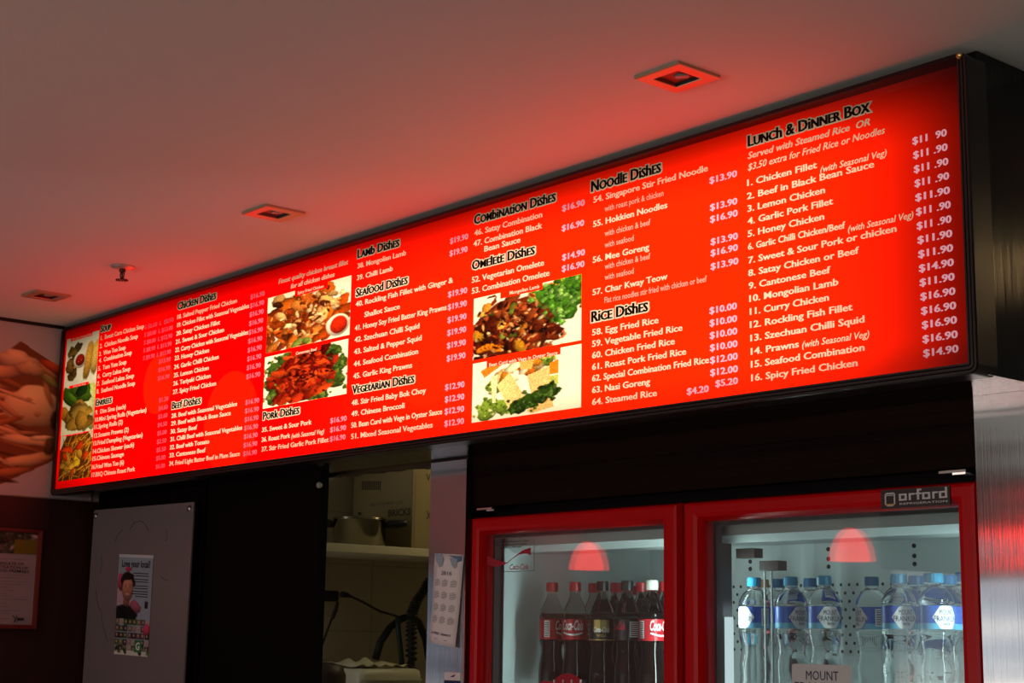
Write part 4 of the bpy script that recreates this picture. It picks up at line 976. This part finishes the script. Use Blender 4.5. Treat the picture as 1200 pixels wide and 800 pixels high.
dl, gl = door(FX0, -2.562, .040, .060, .16, 0); dl['label'] = 'left glass door with red frame, in front of the cola bottles'
dr, gr = door(-2.549, FX1, .056, .052, .16, 1); dr['label'] = 'right glass door with red frame and maker plate, in front of the water bottles'
for x in (FX0+.02, FX1-.085):
    q = MB(); fbx(q, (x, YW+.003, 1.938), (x+.062, YW+.02, 1.943)); fbx(q, (x+.02, YW+.02, 1.9355), (x+.05, YW+.10, 1.943)); q.build('hinge_bracket', M['chrome'], t)
# maker plate
def plate(parent, name, px0, py0, px1, py1, mats, draw, yd=.0025, base_mi=0):
    a = atY(px0, py0, YW); b = atY(px1, py1, YW)
    q = MB(); fbx(q, (a[0], YW-yd, b[2]), (b[0], YW+.001, a[2]), base_mi)
    n0 = len(q.v); draw(q, a, b)
    return q.build(name, mats, parent)
def orford(q, a, b):
    W, H = b[0]-a[0], a[2]-b[2]; y = YW-.0034
    def tx(s, u0, u1, v, cap, mi, off):
        r = MB(); put_text(r, s, a[0]+W*u0, a[0]+W*u1, b[2]+H*v, H*cap, y, mi, off=off); q.add([tuple(np.array(p_)-fb) for p_ in r.v], r.f, mi)
    def bar(u0, v0, u1, v1, mi=1): fbx(q, (a[0]+W*u0, y, b[2]+H*v0), (a[0]+W*u1, y+.001, b[2]+H*v1), mi)
    s_ = .030; hh = .085
    def sqr(u, v, w_, h_): bar(u, v, u+w_, v+hh); bar(u, v+h_-hh, u+w_, v+h_); bar(u, v+hh, u+s_, v+h_-hh); bar(u+w_-s_, v+hh, u+w_, v+h_-hh)
    v0, h = .38, .36
    sqr(.27, v0, .115, h); bar(.415, v0, .415+s_, v0+h); bar(.415+s_, v0+h-hh, .50, v0+h)
    bar(.535, v0, .535+s_, v0+h+.20); bar(.535+s_, v0+h+.20-hh, .60, v0+h+.20); bar(.512, v0+h-hh, .535, v0+h); bar(.535+s_, v0+h-hh, .60, v0+h)
    sqr(.61, v0, .115, h); bar(.755, v0, .755+s_, v0+h); bar(.755+s_, v0+h-hh, .835, v0+h); sqr(.85, v0, .115, h); bar(.965-s_, v0+h, .965, v0+h+.20)
    tx('REFRIGERATION', .28, .965, .16, .10, 1, .01)
    for (u, v, w_, h_) in ((.06, .12, .155, .72),):
        bar(u, v+.1, u+.02, v+h_-.06); bar(u+w_-.02, v+.1, u+w_, v+h_-.06); bar(u+.015, v+h_-.08, u+w_-.015, v+h_); bar(u+.012, v+h_-.16, u+w_-.012, v+h_-.12); bar(u+.01, v+.06, u+w_-.01, v+.12, 2); bar(u+.03, v, u+w_-.03, v+.04)
plate(dr, 'maker_plate', 1033, 574.5, 1114.5, 591.5, [M['label_black'], M['silver_print'], M['label_gold']], orford)
# decal at the top of the left door glass
YG = YW+.0205
q = MB()
def gt(s, px0, py0, px1, cap, mi, off=.0, shear=0.0, dy=0.0):
    a = atY(px0, py0, YG); b = atY(px1, py0, YG); h = atY(px0, py0-cap, YG)[2]-a[2]
    r = MB(); put_text(r, s, a[0], b[0], a[2], h, YG-.0004-dy, mi, off=off, shear=shear); q.add([tuple(np.array(p_)-fb) for p_ in r.v], r.f, mi)
def gp(mi, *pp): q.add([tuple(atY(x, y, YG-.0003)-fb) for x, y in pp], [tuple(range(len(pp)))], mi)
gt('Coca-Cola Fridge Management System', 578, 636.2, 620, 1.9, 0, .015); gt('Cooling, Products and Packaging', 578, 639.6, 617, 1.9, 0, .015); gt('is subject to CM credit', 586, 642.5, 611, 1.9, 0, .015)
top = [(571, 651), (580, 655), (590, 658), (594, 659), (600, 654), (607, 648.5), (613, 644.5), (618, 642.5), (622, 641.3)]
bot = [(571, 661), (582, 664), (590, 661.5), (594.5, 659.6), (600.5, 654.8), (607.5, 650), (613, 648.5), (618, 648.6), (622, 650.5)]
for i in range(len(top)-1): gp(1, bot[i], bot[i+1], top[i+1], top[i])
gt('Coca-Cola', 597.5, 667.3, 619, 6.2, 1, .012, .35)
for a_, b_ in (((626, 629.5), (626, 669.2)), ((590, 669.8), (626, 668.5))):
    u, v = atY(*a_, YG-.0003)-fb, atY(*b_, YG-.0003)-fb; q.tube([tuple(u), tuple(v)], .0007, 4, 2)
q.build('door_decal', [M['ink'], M['decal_red'], M['ink_grey']], dl)
# round red sticker low on the left glass, with the tops of its white letters
c = atY(665.5, 825, YG)-fb; rad = abs(atY(665.5, 788.5, YG)[2]-(c[2]))
q = MB().lathe([(rad, 0), (rad, -.0006), (0, -.0006)], tuple(c), 40, axis='y', cap=False, smooth=False)
a = atY(634, 815, YG); b = atY(655, 798.5, YG); fbx(q, (a[0], YG-.0007, a[2]), (b[0], YG, b[2]), 0)
for px in (649.5, 660, 670, 680.5): gp_ = [atY(px-1, 812, YG)-fb, atY(px+1, 812, YG)-fb]; u = atY(px, 812, YG-.001)-fb; v = atY(px, 796, YG-.001)-fb; q.tube([tuple(u), tuple(v)], .0028, 6, 1)
q.build('round_sticker', [M['decal_red'], M['label_white']], dl)
q = MB(); a = atY(928.5, 812, YG); b = atY(997.5, 779.3, YG)
q.loops([[tuple(np.array(p_)-fb) for p_ in rrect(a[0], b[0], a[2], b[2], y, .006)] for y in (YG, YG-.0006)], cap=True)
gt('MOUNT', 945, 796, 983, 10.5, 1, .0, dy=.001); gt('FRANKLIN', 932, 809, 994, 10.5, 1, .0, dy=.001)
fix_normals(q.build('glass_sticker', [M['sticker'], M['navy']], dr))

# ------------------------------------------------------------------ bottles
def smoothprof(pts, n=4):
    out = []
    for i in range(len(pts)-1):
        p0, p1, p2, p3 = pts[max(0, i-1)], pts[i], pts[i+1], pts[min(len(pts)-1, i+2)]
        for k in range(n):
            t_ = k/n; o = []
            for d in (0, 1): o.append(.5*(2*p1[d]+(p2[d]-p0[d])*t_+(2*p0[d]-5*p1[d]+4*p2[d]-p3[d])*t_**2+(3*p1[d]-p0[d]-3*p2[d]+p3[d])*t_**3))
            out.append((max(.0005, o[0]), o[1]))
    out.append(pts[-1]); return out
def wrap(mb, r, body, a0, a1, z, cap, mi, off=.01, shear=0.0):
    put_text(mb, body, a0*r, a1*r, z, cap, 0, mi, off=off, shear=shear, to=lambda u, v: (r*math.cos(u/r), r*math.sin(u/r), v))
def arcband(mb, r, a0, a1, z0, z1, mi, n=None):
    n = n or max(3, int((a1-a0)/.2)); P0 = [(r*math.cos(a0+(a1-a0)*k/n), r*math.sin(a0+(a1-a0)*k/n), z0) for k in range(n+1)]; P1 = [(p_[0], p_[1], z1) for p_ in P0]
    mb.loops([P0, P1], mi, close=False, smooth=True)
VIEW = math.atan2(-2.75, 2.45)       # from the bottles towards the room
H_W, H_C = .300, .300
def cap_mesh(z, r, h, n=28):
    q = MB(); P_ = []
    for rr, zz in ((r, z), (r*1.02, z+h*.15), (r, z+h*.85), (r*.93, z+h), (r*.3, z+h)):
        P_.append([(rr*(1+(.025 if k % 2 and zz < z+h*.9 else 0))*math.cos(2*PI*k/n), rr*(1+(.025 if k % 2 and zz < z+h*.9 else 0))*math.sin(2*PI*k/n), zz) for k in range(n)])
    return q.loops(P_, cap=True)
W_BODY = smoothprof([(.001, .004), (.030, .001), (.036, .010), (.036, .05), (.0335, .075), (.036, .10), (.0335, .115), (.030, .135), (.0335, .155), (.0365, .172), (.0365, .180), (.0352, .184), (.0352, .232), (.0365, .236), (.035, .246), (.028, .260), (.018, .270), (.0145, .276), (.0140, .281)], 3)
C_BODY = smoothprof([(.001, .004), (.026, .001), (.033, .012), (.034, .06), (.032, .09), (.028, .112), (.0265, .125), (.029, .138), (.0328, .150), (.0330, .152), (.0330, .204), (.0328, .208), (.031, .218)], 3)
C_NECK = smoothprof([(.031, .2185), (.027, .232), (.0205, .247), (.0155, .258), (.0130, .268), (.0128, .276)], 3)
PROTO = {}
def mk_proto(kind):
    parts = []
    if kind.startswith('water'):
        parts.append(('bottle_body', MB().lathe(W_BODY, seg=32, cap=True), [M['water']]))
        c = {'water': 'cap_blue', 'water2': 'cap_deep', 'water3': 'cap_orange'}[kind]
        parts.append(('bottle_cap', cap_mesh(.279, .0158, .020), [M[c]]))
        L = MB(); r = .0362
        arcband(L, r, -PI, PI, .184, .232, 0, 40); arcband(L, r+.0003, -PI, PI, .184, .196, 1, 40)
        hexa = []
        for k in range(6):
            aa = PI/6+k*PI/3; hexa.append((math.cos(aa)*.66, .209+math.sin(aa)*.0235))
        for cc in (0.0, PI):
            n = 16; W_ = .80; hh_ = lambda u: .0235*min(1.0, 1.75*(1-abs(u)/W_)+.05)
            us = [-W_+2*W_*k/n for k in range(n+1)]
            L.loops([[((r+.0007)*math.cos(cc+u), (r+.0007)*math.sin(cc+u), .208-hh_(u)) for u in us], [((r+.0007)*math.cos(cc+u), (r+.0007)*math.sin(cc+u), .208+hh_(u)) for u in us]], 2, close=False, smooth=True)
            wrap(L, r+.0012, 'MOUNT', cc-.42, cc+.42, .2135, .0105, 3, .0); wrap(L, r+.0012, 'FRANKLIN', cc-.72, cc+.72, .2000, .0108, 3, .0); wrap(L, r+.0012, 'WATER', cc-.22, cc+.22, .1915, .0055, 3)
        arcband(L, r+.0006, PI/2-.3, PI/2+.3, .190, .228, 2, 4)
        for k in range(9): arcband(L, r+.0010, PI/2-.24, PI/2+.24, .193+k*.0038, .193+k*.0038+.0017, 3, 3)
        parts.append(('bottle_label', L, [M['label_blue'], M['label_sky'], M['label_white'], M['navy']]))
    else:
        parts.append(('bottle_body', MB().lathe(C_BODY, seg=32, cap=True), [M['cola']]))
        parts.append(('bottle_neck', MB().lathe(C_NECK, seg=28, cap=False), [M['cola_clear']]))
        c = {'coke': 'cap_red', 'gold': 'cap_dark', 'zero': 'cap_dark', 'cokew': 'cap_white'}[kind]
        parts.append(('bottle_cap', cap_mesh(.275, .0152, .024), [M[c]]))
        L = MB(); r = .0338
        if kind in ('coke', 'cokew'):
            arcband(L, r, -PI, PI, .152, .204, 0, 40)
            for cc in (0.0, 2.4):
                wrap(L, r+.0006, 'Coca-Cola', cc-.85, cc+.85, .1765, .024, 1, .022, .35)
                for k in range(14):
                    u0 = cc-.8+k*.115; f = lambda s: .170-.006*math.sin((s-cc+.8)*1.9)
                    L.add([((r+.0006)*math.cos(u), (r+.0006)*math.sin(u), z) for u, z in ((u0, f(u0)-.002), (u0+.115, f(u0+.115)-.002), (u0+.115, f(u0+.115)+.0025), (u0, f(u0)+.0025))], [(0, 1, 2, 3)], 1)
            arcband(L, r+.0004, -1.75, -1.3, .158, .200, 1, 3)
            for k in range(8): arcband(L, r+.0008, -1.70, -1.35, .160+k*.0048, .160+k*.0048+.0022, 2, 3)
            mats = [M['label_red'], M['label_white'], M['ink']]
        elif kind == 'gold':
            arcband(L, r, -PI, PI, .152, .204, 2, 40)
            for k in range(14):
                h = .006+.020*abs(math.sin(k*1.7)); u0 = -.60+k*.088; arcband(L, r+.0005, u0, u0+.06, .182-h*.5, .202, 0, 2)
            wrap(L, r+.0009, 'Coca-Cola', -.6, .6, .172, .012, 1, .02, .3); arcband(L, r+.0005, -PI, PI, .1515, .1535, 0, 40); wrap(L, r+.0009, 'VANILLA', -.35, .35, .160, .007, 0, .01)
            mats = [M['label_gold'], M['label_white'], M['label_black']]
        else:
            arcband(L, r, -PI, PI, .152, .204, 0, 40); arcband(L, r+.0004, .25, 1.0, .160, .198, 1, 5)
            for k in range(7): arcband(L, r+.0008, .32, .95, .163+k*.005, .163+k*.005+.0024, 2, 4)
            wrap(L, r+.0006, 'Coca-Cola', -1.3, -.1, .178, .018, 3, .016, .3)
            mats = [M['label_black'], M['label_white'], M['ink'], M['decal_red']]
        parts.append(('bottle_label', L, mats))
    return parts
def bottle(kind, x, y, rot, label, group, dz=0.0, name=None):
    nm = 'water_bottle' if kind.startswith('water') else 'cola_bottle'
    t_ = thing(nm, label, 'bottle', (x, y, SH+dz), group); t_.rotation_euler = (0, 0, rot)
    if kind not in PROTO:
        PROTO[kind] = [m_.build(n_, mt_, t_) for n_, m_, mt_ in mk_proto(kind)]
    else:
        for o_ in PROTO[kind]:
            c_ = o_.copy(); col.objects.link(c_); c_.parent = t_
    return t_
def bx(px, y): return float(atY(px, 700, y)[0])
Y1, Y2, Y3 = 2.868, 2.955, 3.045
GC, GW = 'cola bottles behind the left fridge door', 'water bottles behind the right fridge door'
V0 = VIEW
for kind, px, rot, lab in (('coke', 647, V0+1.25, 'red capped cola bottle with its barcode showing, nearest the left fridge wall'),
    ('coke', 674, V0-.1, 'red capped cola bottle with the script name facing out, second in the front row'),
    ('gold', 706, V0, 'dark cola bottle with a gold and black label, middle of the front row'),
    ('zero', 735, V0, 'dark cola bottle with a black label and white barcode panel, right of the gold-labelled bottle'),
    ('cokew', 764, V0+.75, 'cola bottle with a white cap and red label, beside the middle door frame')):
    bottle(kind, bx(px, Y1), Y1, rot, lab, GC)
for row, Y in enumerate((Y2, Y3, Y3+.09, Y3+.18)):
    for i, px in enumerate((674, 700, 730, 758)):
        if row > 1 and px > 710: continue
        bottle('coke', bx(px, Y1)-(.02+.045*max(0, row-1)), Y+(.01*row if row < 2 else .012), V0+rnd.uniform(-2, 2), 'red capped cola bottle in the %s row behind the front bottles' % ('second', 'third', 'fourth', 'back')[row], GC+', %s row' % ('second', 'third', 'fourth', 'back')[row], dz=.0)
for kind, px, Y, rot, dz, lab in (
    ('water', 884, Y1, V0-.85, 0, 'blue capped water bottle at the left end of the front row, its badge turned away'),
    ('water', 927, Y1, V0+.62, 0, 'blue capped water bottle second in the front row, badge half turned to the right'),
    ('water', 966, Y1, V0+.30, 0, 'blue capped water bottle beside the bare back panel, above the grey door sticker'),
    ('water', 1053, Y1, V0+.30, 0, 'blue capped water bottle with its badge facing out, right of the bare back panel'),
    ('water', 1097, Y1, V0+.45, 0, 'blue capped water bottle beside the right door frame, badge facing out'),
    ('water2', 1022, Y2, V0-1.2, 0, 'blue capped water bottle in the second row, just right of the bare back panel'),
    ('water2', 912, Y2, V0+1, 0, 'blue capped water bottle in the second row, between the first two front bottles'),
    ('water2', 950, Y2+.004, V0-1, 0, 'blue capped water bottle in the second row, behind the second and third front bottles'),
    ('water2', 1074, Y2, V0+2, 0, 'blue capped water bottle in the second row, between the two badge-out bottles'),
    ('water2', 1113, Y2, V0+2, 0, 'blue capped water bottle in the second row, against the right door frame'),
    ('water3', bx(894, 3.2), 3.20, V0, .012, 'bottle with a brown cap in the back row, behind the leftmost water bottle'),
    ('water3', bx(894, 3.2)+.082, 3.20, V0, .012, 'bottle with a brown cap in the back row, second from the fridge mullion'),
    ('water3', bx(894, 3.2)+.164, 3.20, V0, .012, 'bottle with a brown cap in the back row, third from the fridge mullion'),
    ('water2', bx(1055, 3.06), 3.06, V0, .010, 'deep blue capped water bottle in the third row, right of the back panel holes'),
    ('water2', bx(1055, 3.06)+.082, 3.06, V0, .010, 'deep blue capped water bottle in the third row, second from the back panel holes'),
    ('water2', bx(1055, 3.06)+.164, 3.06, V0, .010, 'deep blue capped water bottle in the third row, nearest the right door frame')):
    bottle(kind, (px if px < 0 else bx(px, Y)), Y, rot, lab, GW, dz)

# ------------------------------------------------------------------ lamps of the room
def pendant(x, y, label):
    t_ = thing('pendant_lamp', label, 'pendant lamp', (x, y, 1.914), 'red pendant lamps over the counter')
    R_, H_ = .078, .125
    pr = [(R_*math.sqrt(max(0, 1-(k/12)**1.7)), H_*k/12) for k in range(12)]+[(.012, H_)]
    q = MB().lathe(pr, seg=32, cap=False); o_ = q.build('lamp_shade', M['shade'], t_); md_ = o_.modifiers.new('thickness', 'SOLIDIFY'); md_.thickness = .003
    MB().lathe([(.0, .03), (.022, .035), (.028, .055), (.018, .085), (.012, .095)], seg=16).build('bulb', M['bulb'], t_)
    MB().lathe([(0, .006), (R_-.008, .006), (R_-.006, .010), (0, .012)], seg=28).build('diffuser', M['diffuser'], t_)
    MB().lathe([(.013, H_-.004), (.014, H_+.03), (.006, H_+.04)], seg=14).build('lamp_holder', M['black'], t_)
    MB().lathe([(.0025, H_+.03), (.0025, ZC-1.914-.02)], seg=8).build('cord', M['black'], t_)
    MB().lathe([(.045, ZC-1.914-.022), (.045, ZC-1.914-.001)], seg=20).build('ceiling_rose', M['black'], t_)
M['shade'] = emis('red_glass_shade', (1.0, .020, .014), 6.5)
M['diffuser'] = emis('warm_diffuser', (1.0, .50, .22), 7.0)
M['bulb'] = emis('warm_bulb', (1.0, .62, .30), 6.0)
pendant(-5.235, .52, 'red glass pendant lamp mirrored in the left fridge door, farthest along the row')
pendant(-3.790, .52, 'red glass pendant lamp mirrored in the right fridge door, middle of the row')
pendant(-2.94, .52, 'red glass pendant lamp nearest the steel wall, glowing in its brushed sheet')
t = thing('globe_lamp', 'small warm globe lamp on the ceiling, glinting on the black end of the sign', 'ceiling lamp', (-0.87, 1.635, ZC))
MB().lathe([(.0005, -.18)]+[(.078*math.sin(a), -.10-.08*math.cos(a)) for a in np.linspace(.2, 2.8, 14)], seg=28, cap=False).build('globe', emis('warm_globe', (1.0, .62, .26), 10.0), t)
MB().lathe([(.05, -.001), (.05, -.012), (.028, -.022), (.028, -.034)], seg=24).build('ceiling_mount', M['black'], t)

col.objects.unlink(_fo); bpy.data.objects.remove(_fo)
